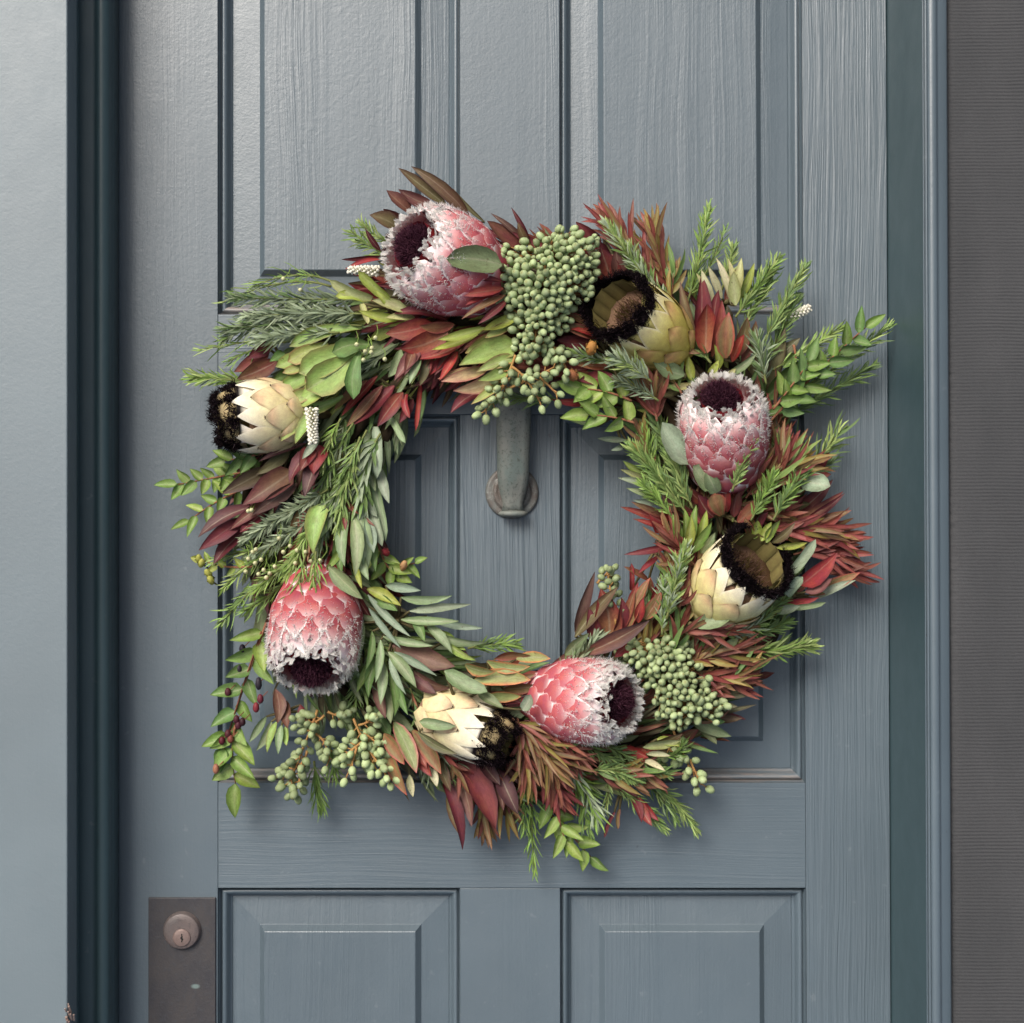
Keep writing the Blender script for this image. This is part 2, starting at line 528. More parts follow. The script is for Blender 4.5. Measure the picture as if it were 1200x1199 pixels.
# head
b = MB(); b.box(xl, xr, -0.118, 0.04, Zt + 0.006, FT); b.build('head_jamb', M['paint_frame'], frame, smooth=False)
b = MB(); b.box(xl + 0.001, xr + 0.06, -0.150, -0.119, FT - 0.01, FT + 0.12); b.build('head_casing', M['paint_casing_lit'], frame, bevel=0.0015, smooth=False)
b = MB(); b.box(X(120), X(1050), -0.16, 0.04, 0.0, 0.028); b.build('threshold', M['paint_frame'], frame, bevel=0.003, smooth=False)
# chipped latch keeper low on the reveal
b = MB()
for k in range(9):
    q = W(77 + rng.uniform(0, 9), 1181 + k * 2.6 + rng.uniform(-1, 1), LD + 1)
    b.tube([q + np.array((0, 0.004, -0.004)), q + np.array((rng.uniform(-.001, .001), -0.001, 0.004))], rng.uniform(0.0008, 0.0018), 5)
b.box(xl + 0.0005, xl + 0.006, -LD * 1e-3 + 0.002, -LD * 1e-3 + 0.03, Z(1240), Z(1177))
b.build('latch_keeper', M['metal'], frame, smooth=False)

# ---- ribbed wall to the right, and the same wall left and above
def ribbed(x0, x1, z0, z1, y, pitch, wave):
    b = MB()
    xs = [x0, x0 + 0.003]
    while xs[-1] < x1:
        xs.append(min(x1, xs[-1] + (0.008 if xs[-1] < x0 + 0.2 else 0.2)))
    nz = int((z1 - z0) / pitch * 4)
    v = []
    for i in range(nz + 1):
        for j, x in enumerate(xs):
            z = z0 + (z1 - z0) * i / nz
            wv = wave * mnoise.noise(Vector((x * 7, z * 9, 1.3))) + 0.35 * wave * mnoise.noise(Vector((x * 30, z * 40, 4.1)))
            ph = (i % 4)
            amp = 0.0007 * (0.75 + 0.5 * mnoise.noise(Vector((x * 22, z * 60, 7.7))))
            if j < 2: amp *= 0.35
            yy = y - amp * (0, 0.72, 1, 0.72)[ph] + 0.004 * mnoise.noise(Vector((x * 5, z * 3, 2)))
            if j == 0: yy += 0.004
            v.append((x + (0.0011 * mnoise.noise(Vector((3, 0, z * 140))) if j < 2 else 0), yy, z + wv))
    m_ = len(xs)
    f = [(i * m_ + k, i * m_ + k + 1, (i + 1) * m_ + k + 1, (i + 1) * m_ + k) for i in range(nz) for k in range(m_ - 1)]
    b.add(v, f)
    return b
x0 = ax(1112.6, 137)
b = ribbed(x0, 2.4, 0.0, FT + 0.25, -0.136, 0.0038, 0.0020)
b.v = [settle(np.column_stack([np.minimum(q[:, 0], 2.4), q[:, 1], q[:, 2]])) for q in b.v]
o = b.build('wall', M['wall'])
o['label'] = 'dark grey brown wall with fine level ribbing beside the beaded door frame edge'; o['category'] = 'wall'

# ================================================================== the wreath
def plant_mat(name, rough=0.5, trans=0.18, spec=0.35, var=0.22, stripe=True, objvar=0.0):
    """Leaf and petal surface: the piece's own colour, fine veins, blotches, a little light through it."""
    m, nt, p, N, L = newmat(name)
    at = N.new('ShaderNodeAttribute'); at.attribute_name = 'Col'
    pos = N.new('ShaderNodeNewGeometry').outputs['Position']
    col = at.outputs['Color']
    n1 = noise(nt, pos, 120.0, 3.0, 0.6)
    n2 = noise(nt, pos, 700.0, 2.0, 0.6)
    if stripe:
        bl = N.new('ShaderNodeAttribute'); bl.attribute_name = 'Blade'
        sx = N.new('ShaderNodeSeparateXYZ'); L.new(bl.outputs['Vector'], sx.inputs[0])
        aj = mathn(nt, 'ABSOLUTE', sx.outputs[0])
        # fine veins running slantwise out from the midrib, and the pale midrib itself
        cv = N.new('ShaderNodeCombineXYZ')
        L.new(mathn(nt, 'SUBTRACT', mathn(nt, 'MULTIPLY', sx.outputs[1], 9.0), mathn(nt, 'MULTIPLY', aj, 2.2)), cv.inputs[0])
        L.new(mathn(nt, 'MULTIPLY', sx.outputs[0], 3.0), cv.inputs[1])
        L.new(sx.outputs[2], cv.inputs[2])
        ve = noise(nt, cv.outputs[0], 2.0, 3.0, 0.7)
        cv2 = N.new('ShaderNodeCombineXYZ')
        L.new(mathn(nt, 'MULTIPLY', sx.outputs[1], 1.6), cv2.inputs[0]); L.new(sx.outputs[0], cv2.inputs[1]); L.new(sx.outputs[2], cv2.inputs[2])
        bt = ramp(nt, noise(nt, cv2.outputs[0], 2.2, 4.0, 0.65), 0.40, 0.68)
        isb = mathn(nt, 'LESS_THAN', aj, 1.5)
        rib = mathn(nt, 'MULTIPLY', mathn(nt, 'MULTIPLY', mathn(nt, 'SUBTRACT', 1.0, ramp(nt, aj, 0.02, 0.12)), mathn(nt, 'FRACT', mathn(nt, 'MULTIPLY', sx.outputs[2], 7.3))), 0.30)
        col = mixc(nt, mathn(nt, 'MULTIPLY', rib, isb), col, (0.55, 0.50, 0.36))
        col = mixc(nt, mathn(nt, 'MULTIPLY', mathn(nt, 'MULTIPLY', bt, 0.62), isb), col, mixc(nt, 1.0, col, (0.62, 0.55, 0.58), 'MULTIPLY'))
        spt = mathn(nt, 'MULTIPLY', ramp(nt, noise(nt, pos, 210.0, 2.0, 0.6), 0.68, 0.75), 0.55)
        col = mixc(nt, mathn(nt, 'MULTIPLY', spt, isb), col, (0.09, 0.055, 0.03))
        vv = mathn(nt, 'MULTIPLY', mathn(nt, 'MULTIPLY', mathn(nt, 'SUBTRACT', ve, 0.5), 0.85), isb)
    hs = N.new('ShaderNodeHueSaturation')
    L.new(mathn(nt, 'ADD', mathn(nt, 'MULTIPLY', mathn(nt, 'SUBTRACT', n1, 0.5), 0.05), 0.5), hs.inputs['Hue'])
    v = mathn(nt, 'ADD', mathn(nt, 'MULTIPLY', mathn(nt, 'SUBTRACT', n1, 0.5), var * 1.8), 1.0)
    v = mathn(nt, 'ADD', v, mathn(nt, 'MULTIPLY', mathn(nt, 'SUBTRACT', n2, 0.5), var))
    if stripe:
        v = mathn(nt, 'ADD', v, vv)
    if objvar:
        oi = N.new('ShaderNodeObjectInfo').outputs['Random']
        v = mathn(nt, 'ADD', v, mathn(nt, 'MULTIPLY', mathn(nt, 'SUBTRACT', oi, 0.5), objvar))
    L.new(v, hs.inputs['Value'])
    L.new(col, hs.inputs['Color'])
    L.new(hs.outputs[0], p.inputs['Base Color'])
    p.inputs['Roughness'].default_value = rough
    p.inputs['Specular IOR Level'].default_value = spec
    b = N.new('ShaderNodeBump')
    b.inputs['Strength'].default_value = 0.35
    b.inputs['Distance'].default_value = 0.0005
    L.new(n2, b.inputs['Height'])
    L.new(b.outputs[0], p.inputs['Normal'])
    if trans:
        t = N.new('ShaderNodeBsdfTranslucent')
        L.new(hs.outputs[0], t.inputs['Color'])
        mx = N.new('ShaderNodeMixShader')
        mx.inputs[0].default_value = trans
        L.new(p.outputs[0], mx.inputs[1])
        L.new(t.outputs[0], mx.inputs[2])
        L.new(mx.outputs[0], N['Material Output'].inputs['Surface'])
    return m
M['leaf'] = plant_mat('leaf_blade', 0.54, 0.15, 0.30)
M['needle'] = plant_mat('needle_leaf', 0.5, 0.15, 0.3, 0.15)
M['bract'] = plant_mat('protea_bract', 0.75, 0.12, 0.15, 0.30, False)
M['fuzz'] = plant_mat('protea_fuzz', 0.9, 0.68, 0.1, 0.08, False)
M['berry'] = plant_mat('berry_skin', 0.55, 0.0, 0.25, 0.25, False, objvar=0.55)
M['stem'] = plant_mat('stem_bark', 0.7, 0.0, 0.2, 0.3, False)
M['flower'] = plant_mat('small_flower', 0.7, 0.2, 0.2, 0.1, False)
M['moss'] = plant_mat('wreath_base_twigs', 0.9, 0.0, 0.1, 0.5, False)

WC = np.array((610.0, 610.0))
wreath = thing('wreath', 'round wreath of pink and cream proteas, red leaves, green sprigs and pale berries', 'wreath', tuple(W(610, 610, 40)))
CAMV = np.array((0, -1.0, 0))
def unit(v): return v / (np.linalg.norm(v) + 1e-12)
def mixv(a, b, t): return a * (1 - t) + b * t

GA = 0.92
def H(h): return np.clip(lin(h) * GA, 0, 0.95)
# leaf colours: base, tip, margin, midrib
PAL = {
 'ol': ('#66603c', '#6f5540', '#5c4036', '#7d7550'), 'br': ('#6a4c42', '#5e443c', '#4c302c', '#7a5c4e'),
 'bp': ('#7a5048', '#6f4a46', '#5c3634', '#8a6458'), 'rd': ('#a23638', '#8c3638', '#742a2c', '#9c4844'),
 'rb': ('#b44038', '#9c3834', '#842a2a', '#b86054'), 'dr': ('#6e2a30', '#5e2a30', '#4a2026', '#7a3a3c'),
 'mr': ('#7c3238', '#70343a', '#58262c', '#8a4648'), 'mv': ('#7d4c4c', '#75504c', '#5c3a3a', '#8a6058'),
 'rg': ('#7f7c4c', '#8a7250', '#b4504a', '#a0503f'), 'go': ('#8f9a5e', '#9c9a60', '#d0764e', '#7f8a58'),
 'gp': ('#8a9a60', '#98986a', '#c86a70', '#9aa470'), 'gn': ('#96b25e', '#8eaa58', '#86804a', '#aac47a'),
 'gl': ('#9aae5e', '#a2a862', '#a47e58', '#b4c07a'), 'gk': ('#a8a468', '#b88a74', '#a8685e', '#b8a880'),
 'gd': ('#5c7a42', '#6a8a4a', '#54703c', '#86a266'), 'my': ('#6f8c40', '#7c9a4a', '#647e3a', '#9cb270'),
 'ml': ('#86a048', '#94ac54', '#749040', '#b0c07c'), 'lm': ('#98a84a', '#aab654', '#8a9040', '#bcc478'),
 'ly': ('#b0b678', '#bcbc84', '#9c9c62', '#c8c898'), 'gg': ('#7f8f66', '#76865e', '#6c7854', '#94a27a'),
 'sg': ('#94a68a', '#90a086', '#7f8e76', '#aab8a0'), 'pg': ('#869c6a', '#94a67e', '#74885c', '#acb894'),
 'od': ('#5c6040', '#666244', '#584c3a', '#767450'), 'pu': ('#6e3a40', '#5c4440', '#4c3034', '#70504a'),
 'cr': ('#d2cfa4', '#dcd6b4', '#b4b080', '#c8cc9a'), 'rl': ('#88443c', '#746844', '#8c4a42', '#7c5a3e'),
}
PALL = {k: [H(x) for x in v] for k, v in PAL.items()}

def sh(u, kind):
    if kind == 'lance': return (math.sin(math.pi * min(1, u) ** 0.9)) ** 0.8 * 0.98 + 0.14 * (1 - u)
    if kind == 'ovate': return (math.sin(math.pi * min(1, u) ** 0.62)) ** 0.8 + 0.08 * (1 - u)
    if kind == 'obov':  return min(1.0, 0.22 + 1.12 * u ** 0.9) * (max(0.0, 1 - max(0, (u - 0.62) / 0.38) ** 2.2)) ** 0.5
    if kind == 'oval':  return math.sqrt(max(0, 1 - (2 * u - 1) ** 2)) * 0.96 + 0.08 * (1 - u)
    if kind == 'strap': return min(1, 0.5 + 3 * u) * (max(0, 1 - max(0, (u - 0.7) / 0.3) ** 2)) ** 0.6
    return 1.0
US = [0.0, 0.14, 0.32, 0.52, 0.72, 0.88, 1.0]
CR = (-1.0, -0.62, 0.0, 0.62, 1.0)
def blade(b, B, T, w, pal, kind='lance', roll=0.0, bow=0.08, side=0.0, cup=0.35, us=US, cr=CR, hint=None, jit=0.12, edge=1.0):
    B = np.asarray(B, float); T = np.asarray(T, float)
    ax_ = T - B
    Ln = np.linalg.norm(ax_); u_ = ax_ / Ln
    n = CAMV if hint is None else hint
    n = unit(n - u_ * np.dot(n, u_))
    s = np.cross(u_, n)
    cr_, sr_ = math.cos(roll), math.sin(roll)
    n, s = n * cr_ + s * sr_, s * cr_ - n * sr_
    c1, c2, ce, cm = PALL[pal] if isinstance(pal, str) else pal
    if isinstance(pal, str) and pal in ('rd', 'mr', 'dr', 'rb', 'rl', 'bp', 'pu', 'br') and rng.random() < .6:
        other = H(rng.choice(['#7a7448', '#6a6a40', '#b0603c', '#8a5a3a', '#5a2a34', '#86804e']))
        q_ = rng.uniform(.2, .6)
        if rng.random() < .5: c1 = mixv(c1, other, q_); cm = mixv(cm, other, q_)
        else: c2 = mixv(c2, other, q_); c1 = mixv(c1, other, q_ * .4)
    k = 1 + rng.uniform(-jit, jit)
    hs = np.array((1 + rng.uniform(-jit, jit) * .5, 1, 1 + rng.uniform(-jit, jit) * .4))
    w = w * (1.1 if kind == 'obov' and w > .012 else .92 if w > .012 else .96)
    wph = rng.uniform(0, 6.28); wam = rng.uniform(.02, .16)
    v, c, lf = [], [], []
    seed_ = rng.uniform(0, 50)
    tw = rng.uniform(-.35, .35); sk = rng.uniform(-.12, .12)
    wob = [rng.uniform(-.05, .05) for _ in us]
    for i, u in enumerate(us):
        ctr = B + ax_ * u + n * (bow * Ln * 4 * u * (1 - u)) + s * (side * Ln * 4 * u * (1 - u))
        hw = max(w * 0.5 * sh(u, kind) * (1 + wob[i]), w * 0.015)
        ca, sa = math.cos(tw * (u - .3)), math.sin(tw * (u - .3))
        n0, s0 = n * ca + s * sa, s * ca - n * sa
        for j in cr:
            lf.append((j, u, seed_))
            v.append(ctr + s0 * (hw * (j + sk * (1 - j * j) * math.sin(3 * u))) + n0 * (cup * hw * (j * j - 0.4) * (1 if abs(j) > .01 else 1.25) + wam * hw * j * math.sin(7 * u + wph + j)))
            col = mixv(c1, c2, u)
            if abs(j) > 0.9: col = mixv(col, ce, 0.9 * edge)
            elif abs(j) < 0.1: col = mixv(col, cm, 0.75 * (1 - 0.5 * u))
            elif u > 0.9: col = mixv(col, ce, 0.5 * edge)
            if u >= 0.999: col = mixv(col, ce, 0.8 * edge)
            c.append(col * k * hs)
    m_ = len(cr)
    f = [(i * m_ + q, i * m_ + q + 1, (i + 1) * m_ + q + 1, (i + 1) * m_ + q) for i in range(len(us) - 1) for q in range(m_ - 1)]
    b.add(v, f, np.clip(c, 0, 0.95), lf)

def leaf(parent, B, T, w, pal, kind='lance', name='leaf', mat='leaf', **kw):
    b = MB()
    blade(b, B, T, w, pal, kind, **kw)
    return b.build(name, M[mat], parent, origin=B)

# ---- the base: a dark ring of bound twigs
b = MB()
for k in range(46):
    a0 = rng.uniform(0, 2 * math.pi); sp = rng.uniform(0.7, 1.6)
    rr = rng.uniform(195, 318); dd = rng.uniform(10, 52)
    p_ = []
    for i in range(14):
        a = a0 + sp * i / 13
        r = rr + 10 * math.sin(a * 3 + k) + rng.uniform(-3, 3)
        p_.append(W(WC[0] + r * math.cos(a), WC[1] - r * math.sin(a), max(7, dd + rng.uniform(-4, 4))))
    b.tube(p_, rng.uniform(0.004, 0.009), 6, H('#3c3226') * rng.uniform(0.6, 1.1))
b.build('twig_ring', M['moss'], wreath, kind='stuff')

# ---- filler foliage tucked between, in the mix of each stretch of the ring
SECT = [(0, 28, ['rl', 'rl', 'gd', 'od', 'rl']), (28, 62, ['gd', 'gg', 'od', 'mr', 'gd', 'lm']), (62, 92, ['rl', 'mr', 'gg', 'od', 'dr']),
        (92, 122, ['ol', 'mr', 'rd', 'lm', 'od']), (122, 150, ['gg', 'gg', 'pg', 'lm', 'gd']), (150, 176, ['mr', 'gn', 'gd', 'dr', 'gg']),
        (176, 205, ['gg', 'gd', 'dr', 'pg', 'gg']), (205, 250, ['pg', 'gd', 'gg', 'od', 'my']), (250, 280, ['mr', 'bp', 'pg', 'gd', 'rg']),
        (280, 315, ['rl', 'gd', 'od', 'rl', 'gg']), (315, 361, ['rl', 'od', 'gd', 'mr', 'gg'])]
fb = MB()
for k in range(1900):
    a = rng.uniform(0, 360)
    pal = rng.choice(next(s for s in SECT if s[0] <= a < s[1])[2])
    r = rng.uniform(178, 318)
    d = rng.uniform(14, 70) * (1 - 0.35 * abs(r - 250) / 70)
    out = (r - 245) / 75
    t = R(a) + math.pi / 2 - R(out * rng.uniform(20, 55) + rng.uniform(-18, 18))
    ln = rng.uniform(34, 62)
    x, y = WC[0] + r * math.cos(R(a)), WC[1] - r * math.sin(R(a))
    tx, ty = x + ln * math.cos(t), y - ln * math.sin(t)
    rt = math.hypot(tx - WC[0], ty - WC[1])
    if rt < 158 or rt > 352: continue
    blade(fb, W(x, y, max(8, d - 10)), W(tx, ty, max(9, d + rng.uniform(-4, 10))), rng.uniform(6, 14) * 1e-3, pal, rng.choice(['lance', 'lance', 'obov']),
          roll=rng.uniform(-.7, .7), bow=rng.uniform(0, .12), us=[0, .2, .5, .8, 1.0], cr=(-1, 0, 1))
for k in range(750):
    a = rng.uniform(0, 360)
    pal = rng.choice(next(s for s in SECT if s[0] <= a < s[1])[2])
    r = rng.uniform(190, 330)
    out = (r - 250) / 75
    t = R(a) + math.pi / 2 - R(out * rng.uniform(15, 60) + rng.uniform(-25, 25))
    ln = rng.uniform(28, 58)
    x, y = WC[0] + r * math.cos(R(a)), WC[1] - r * math.sin(R(a))
    tx, ty = x + ln * math.cos(t), y - ln * math.sin(t)
    rt = math.hypot(tx - WC[0], ty - WC[1])
    if rt < 160 or rt > 362: continue
    d = rng.uniform(40, 76) * (1 - 0.3 * abs(r - 255) / 75)
    blade(fb, W(x, y, d - 8), W(tx, ty, d + rng.uniform(-4, 10)), rng.uniform(3.5, 8) * 1e-3, pal, 'lance', roll=rng.uniform(-.8, .8), bow=rng.uniform(-.05, .14), side=rng.uniform(-.08, .08), us=[0, .2, .5, .8, 1.0], cr=(-1, 0, 1))
fb.build('filler_foliage', M['leaf'], wreath, kind='stuff')

def stem_to_ring(b, pts, r, col):
    """A stalk from the middle of the given points down into the ring."""
    m_ = np.mean(pts, axis=0)
    b.tube([m_, m_ * 0.5 + (m_ + np.array((0, 0.02, 0))) * 0.5, m_ + np.array((0, 0.035, 0))], [r, r * 1.1, r], 6, col)

def spray(name, label, leaves, d=82, stem='#5a5236'):
    """leaves: (base x, base y, tip x, tip y, width, palette[, shape[, options]]) in photo millimetres."""
    sb = MB()
    bases = [W(l[0], l[1], d + (l[7] if len(l) > 7 and isinstance(l[7], (int, float)) else 0) - 12) for l in leaves]
    stem_to_ring(sb, bases, 0.0030, H(stem))
    ctr = np.mean(bases, axis=0)
    for q in bases:
        if np.linalg.norm(q - ctr) > 0.006:
            sb.tube([ctr + np.array((0, 0.010, 0)), q * 0.6 + ctr * 0.4 + np.array((0, 0.007, 0)), q], [0.0022, 0.0018, 0.0012], 5, H(stem))
    o = sb.build(name, M['stem'], wreath, origin=ctr)
    if label: o['label'] = label
    for l in leaves:
        x0, y0, x1, y1, w, pal = l[:6]
        kind = l[6] if len(l) > 6 else 'lance'
        dd = d + (l[7] if len(l) > 7 else 0)
        tipd = l[8] if len(l) > 8 else 4
        leaf(o, W(x0, y0, dd - 10), W(x1, y1, max(6, dd + tipd)), w * 1.04e-3, pal, kind, roll=rng.uniform(-.5, .5) * (.45 if kind in ('obov', 'ovate') else 1), bow=rng.uniform(.05, .15) if kind in ('obov', 'ovate') else rng.uniform(-.05, .17), side=rng.uniform(-.07, .07))
    return o

def bez(pts, n):
    """Smooth path through 2-4 control points (x, y, d)."""
    P = [np.array(p, float) for p in pts]
    out = []
    for i in range(n + 1):
        t = i / n
        q = P[:]
        while len(q) > 1:
            q = [q[k] * (1 - t) + q[k + 1] * t for k in range(len(q) - 1)]
        out.append(q[0])
    return out

NCOL = {'g': ('#54733e', '#7a9652'), 'gg': ('#66785a', '#7d8c6c'), 'lg': ('#6e8a48', '#96aa64'), 'sg': ('#7c8e70', '#9cac8c'), 'bg': ('#5e823a', '#84a44e'),
        'dg': ('#4c6840', '#6a8450'), 'rl': ('#8a453c', '#7c4c3c'), 'ro': ('#7c7444', '#8c5c44'), 'rr': ('#9a4a46', '#84443f'), 'ol': ('#86843f', '#90703f'), 'rp': ('#a45a52', '#8c4c46')}
NCL = {k: (H(a), H(c)) for k, (a, c) in NCOL.items()}
def sprig(pts, n, ln, w, cols, ang=38, d=84, tipd=0, rise=0.7, stemc='#6e7444', stemr=0.0013, label=None, name='needle_sprig', from_=0.08, bow=0.10):
    """A stem set all round with needles; pts in photo millimetres from the ring end to the tip."""
    m_ = len(pts)
    P = [(x, y, d + tipd * i / max(1, m_ - 1)) for i, (x, y) in enumerate(pts)]
    path = [W(*q) for q in bez(P, 14)]
    sb = MB()
    sb.tube(path, [stemr * (1.15 - 0.75 * i / 14) for i in range(15)], 5, H(stemc))
    o = sb.build(name, M['stem'], wreath, origin=path[0])
    if label: o['label'] = label
    nb = MB()
    ga = rng.uniform(0, 6)
    if w < 4: n = int(n * 1.3)
    for k in range(n):
        u = from_ + (1 - from_) * (k + rng.random() * .6) / n
        u = min(u, 0.999)
        i = min(13, int(u * 14)); fr = u * 14 - i
        p_ = path[i] * (1 - fr) + path[i + 1] * fr
        t = unit(path[i + 1] - path[i])
        e1 = unit(np.cross(t, (0.1, 1, 0.05))); e2 = np.cross(t, e1)
        ga += 2.39996
        rad = e1 * math.cos(ga) + e2 * math.sin(ga) * rise
        a = R(ang + rng.gauss(0, 11)) * (1 - 0.45 * max(0, (u - .75) / .25))
        L_ = ln * 1e-3 * rng.uniform(.62, 1.18) * (1 - 0.45 * max(0, (u - .82) / .18)) * (0.75 + 0.25 * min(1, u * 4))
        dr = unit(t * math.cos(a) + unit(rad) * math.sin(a))
        T = p_ + dr * L_
        if T[1] > -0.004:
            T[1] = -0.004
        c1, c2 = NCL[rng.choice(cols)]
        kk = rng.uniform(.82, 1.15)
        young = max(0, (u - .7) / .3) * 0.25
        c1 = c1 * kk * (1 + young); c2 = c2 * kk * (1 + young)
        if w >= 4:
            blade(nb, p_, T, w * 1e-3 * rng.uniform(.85, 1.15), (c1, c2, c2 * .85, c1 * 1.12), 'lance', roll=rng.uniform(-.5, .5), bow=rng.uniform(-.02, bow), side=rng.uniform(-.07, .07), us=[0, .18, .42, .68, .88, 1.0], cr=(-1, 0, 1), jit=.05)
        else:
            blade(nb, p_, T, w * .78e-3 * rng.uniform(.8, 1.2), (c1, c2, c2, c1), 'strap', roll=rng.uniform(-.9, .9), bow=rng.uniform(-.10, bow + .05), side=rng.uniform(-.08, .08), us=[0, .35, .72, 1.0], cr=(-1, 1), jit=.03, cup=0)
    nb.build('needles' if w < 4 else 'narrow_leaves', M['needle'], o, origin=path[0], kind='stuff')
    return o

def twig(pts, nl, ln, w, pal, d=84, tipd=0, label=None, stemc='#8a5c44', kind='ovate', ang=48, from_=0.15):
    """Stem with paired leaves, each leaf a piece of its own."""
    m_ = len(pts)
    P = [(x, y, d + tipd * i / max(1, m_ - 1)) for i, (x, y) in enumerate(pts)]
    path = [W(*q) for q in bez(P, 12)]
    sb = MB()
    sb.tube(path, [0.0014 * (1.2 - 0.7 * i / 12) for i in range(13)], 5, H(stemc))
    o = sb.build('leafy_twig', M['stem'], wreath, origin=path[0])
    if label: o['label'] = label
    for k in range(nl):
        u = from_ + (1 - from_) * k / (nl - 1) if nl > 1 else 1
        i = min(11, int(u * 12)); fr = u * 12 - i
        p_ = path[i] * (1 - fr) + path[i + 1] * fr
        t = unit(path[i + 1] - path[i])
        e1 = unit(np.cross(t, (0, 1, 0)))
        sgn = 1 if k % 2 else -1
        rad = unit(e1 * sgn + CAMV * rng.uniform(-.25, .75))
        a = R(ang + rng.uniform(-14, 14)) * (0.25 if k == nl - 1 else 1)
        L_ = ln * 1e-3 * rng.uniform(.8, 1.15)
        dr = unit(t * math.cos(a) + rad * math.sin(a))
        leaf(o, p_, p_ + dr * L_, w * 1e-3 * rng.uniform(.85, 1.12), rng.choice(pal), kind, roll=rng.uniform(-.55, .55), bow=rng.uniform(0, .12), cup=.5)
    return o

# ------------------------------------------------------------------ proteas
hairrng = random.Random(3)
def hair(b, p, dr, ln, w, c1, c2, bend=0.35):
    dr = unit(dr)
    s = unit(np.cross(dr, np.array([hairrng.gauss(0, 1) for _ in range(3)]))) * w * .5
    m_ = p + dr * ln * .5
    e = unit(dr + np.array([hairrng.gauss(0, 1) for _ in range(3)]) * bend)
    t = m_ + e * ln * .5
    b.add([p - s, p + s, m_ - s * .7, m_ + s * .7, t], [(0, 1, 3, 2), (2, 3, 4)], [c1, c1, mixv(c1, c2, .5), mixv(c1, c2, .5), c2])

def interp(t, tab):
    for (a, va), (c, vc) in zip(tab[:-1], tab[1:]):
        if t <= c:
            f = (t - a) / (c - a)
            f = f * f * (3 - 2 * f)
            return va + (vc - va) * max(0, f)
    return tab[-1][1]

class Protea:
    def __init__(s, label, base, mouth, Rm, prof, core='#9a7a64', tilt=0.0):
        s.tilt = tilt
        s.Pb, s.Pm = W(*base), W(*mouth)
        s.ax = s.Pm - s.Pb
        s.L = np.linalg.norm(s.ax); s.a = s.ax / s.L
        s.e1 = unit(np.cross(s.a, CAMV)); s.e2 = np.cross(s.e1, s.a)   # e2 looks towards the viewer
        if np.dot(s.e2, CAMV) < 0: s.e2 = -s.e2
        s.R = Rm * 1e-3; s.prof = prof
        b = MB()
        n = 20
        v = [s.S(t, 2 * math.pi * k / n, -0.004) for t in (0.0, .1, .25, .45, .65, .85) for k in range(n)]
        f = [(i * n + k, i * n + (k + 1) % n, (i + 1) * n + (k + 1) % n, (i + 1) * n + k) for i in range(5) for k in range(n)]
        f += [tuple(range(n)), tuple(5 * n + k for k in range(n))]
        b.add(v, f, H(core))
        b.tube([s.Pb + s.a * 0.004, s.Pb - s.a * 0.02 + np.array((0, .01, 0)), s.Pb - s.a * 0.035 + np.array((0, min(0.03, -s.Pb[1] - .012), 0))], 0.005, 8, H('#6a5a3c'))
        s.o = b.build('protea_flower', M['bract'], wreath, origin=s.Pb)
        s.o['label'] = label
        s.fz = MB()
        s.hid = MB()
    def S(s, t, th, off=0.0):
        r = s.R * interp(t, s.prof) + off
        ta = t - s.tilt * max(0, t - .5) * math.sin(th)
        return s.Pb + s.a * (s.L * ta) + (s.e1 * math.cos(th) + s.e2 * math.sin(th)) * r
    def Q(s, t, th, r):
        return s.Pb + s.a * s.L * (t - s.tilt * max(0, t - .5) * math.sin(th) * min(1, r / (.6 * s.R))) + (s.e1 * math.cos(th) + s.e2 * math.sin(th)) * r
    def bract(s, t0, t1, th, w, lift, cfun, kind='ovate', us=US, cr=(-1, -.74, 0, .74, 1), cup=.0016, curl=0.0, name='bract', single=None):
        v, c = [], []
        for u in us:
            t = t0 + (t1 - t0) * u
            r = max(0.3 * s.R, s.R * interp(t, s.prof))
            hw = w * .5 * max(.03, sh(u, kind))
            for j in cr:
                off = lift * (0.1 + 0.9 * u) + cup * (1 - j * j) * math.sin(math.pi * min(1, u * .9 + .1)) + curl * max(0, u - .7) / .3
                v.append(s.S(t, th + j * hw / r, off))
                c.append(cfun(u, j))
        m_ = len(cr)
        f = [(i * m_ + q, i * m_ + q + 1, (i + 1) * m_ + q + 1, (i + 1) * m_ + q) for i in range(len(us) - 1) for q in range(m_ - 1)]
        face = np.dot(s.e1 * math.cos(th) + s.e2 * math.sin(th), CAMV)
        if single is None:
            single = face > -0.12
        if single:
            b = MB(); b.add(v, f, np.clip(c, 0, .95)); b.build(name, M['bract'], s.o, origin=v[2])
        else:
            s.hid.add(v, f, np.clip(c, 0, .95))
        return v
    def finish(s):
        if s.hid.v: s.hid.build('hidden_bracts', M['bract'], s.o, origin=s.Pb, kind='stuff')
        s.fz.build('fuzz', M['fuzz'], s.o, origin=s.Pb, kind='stuff')

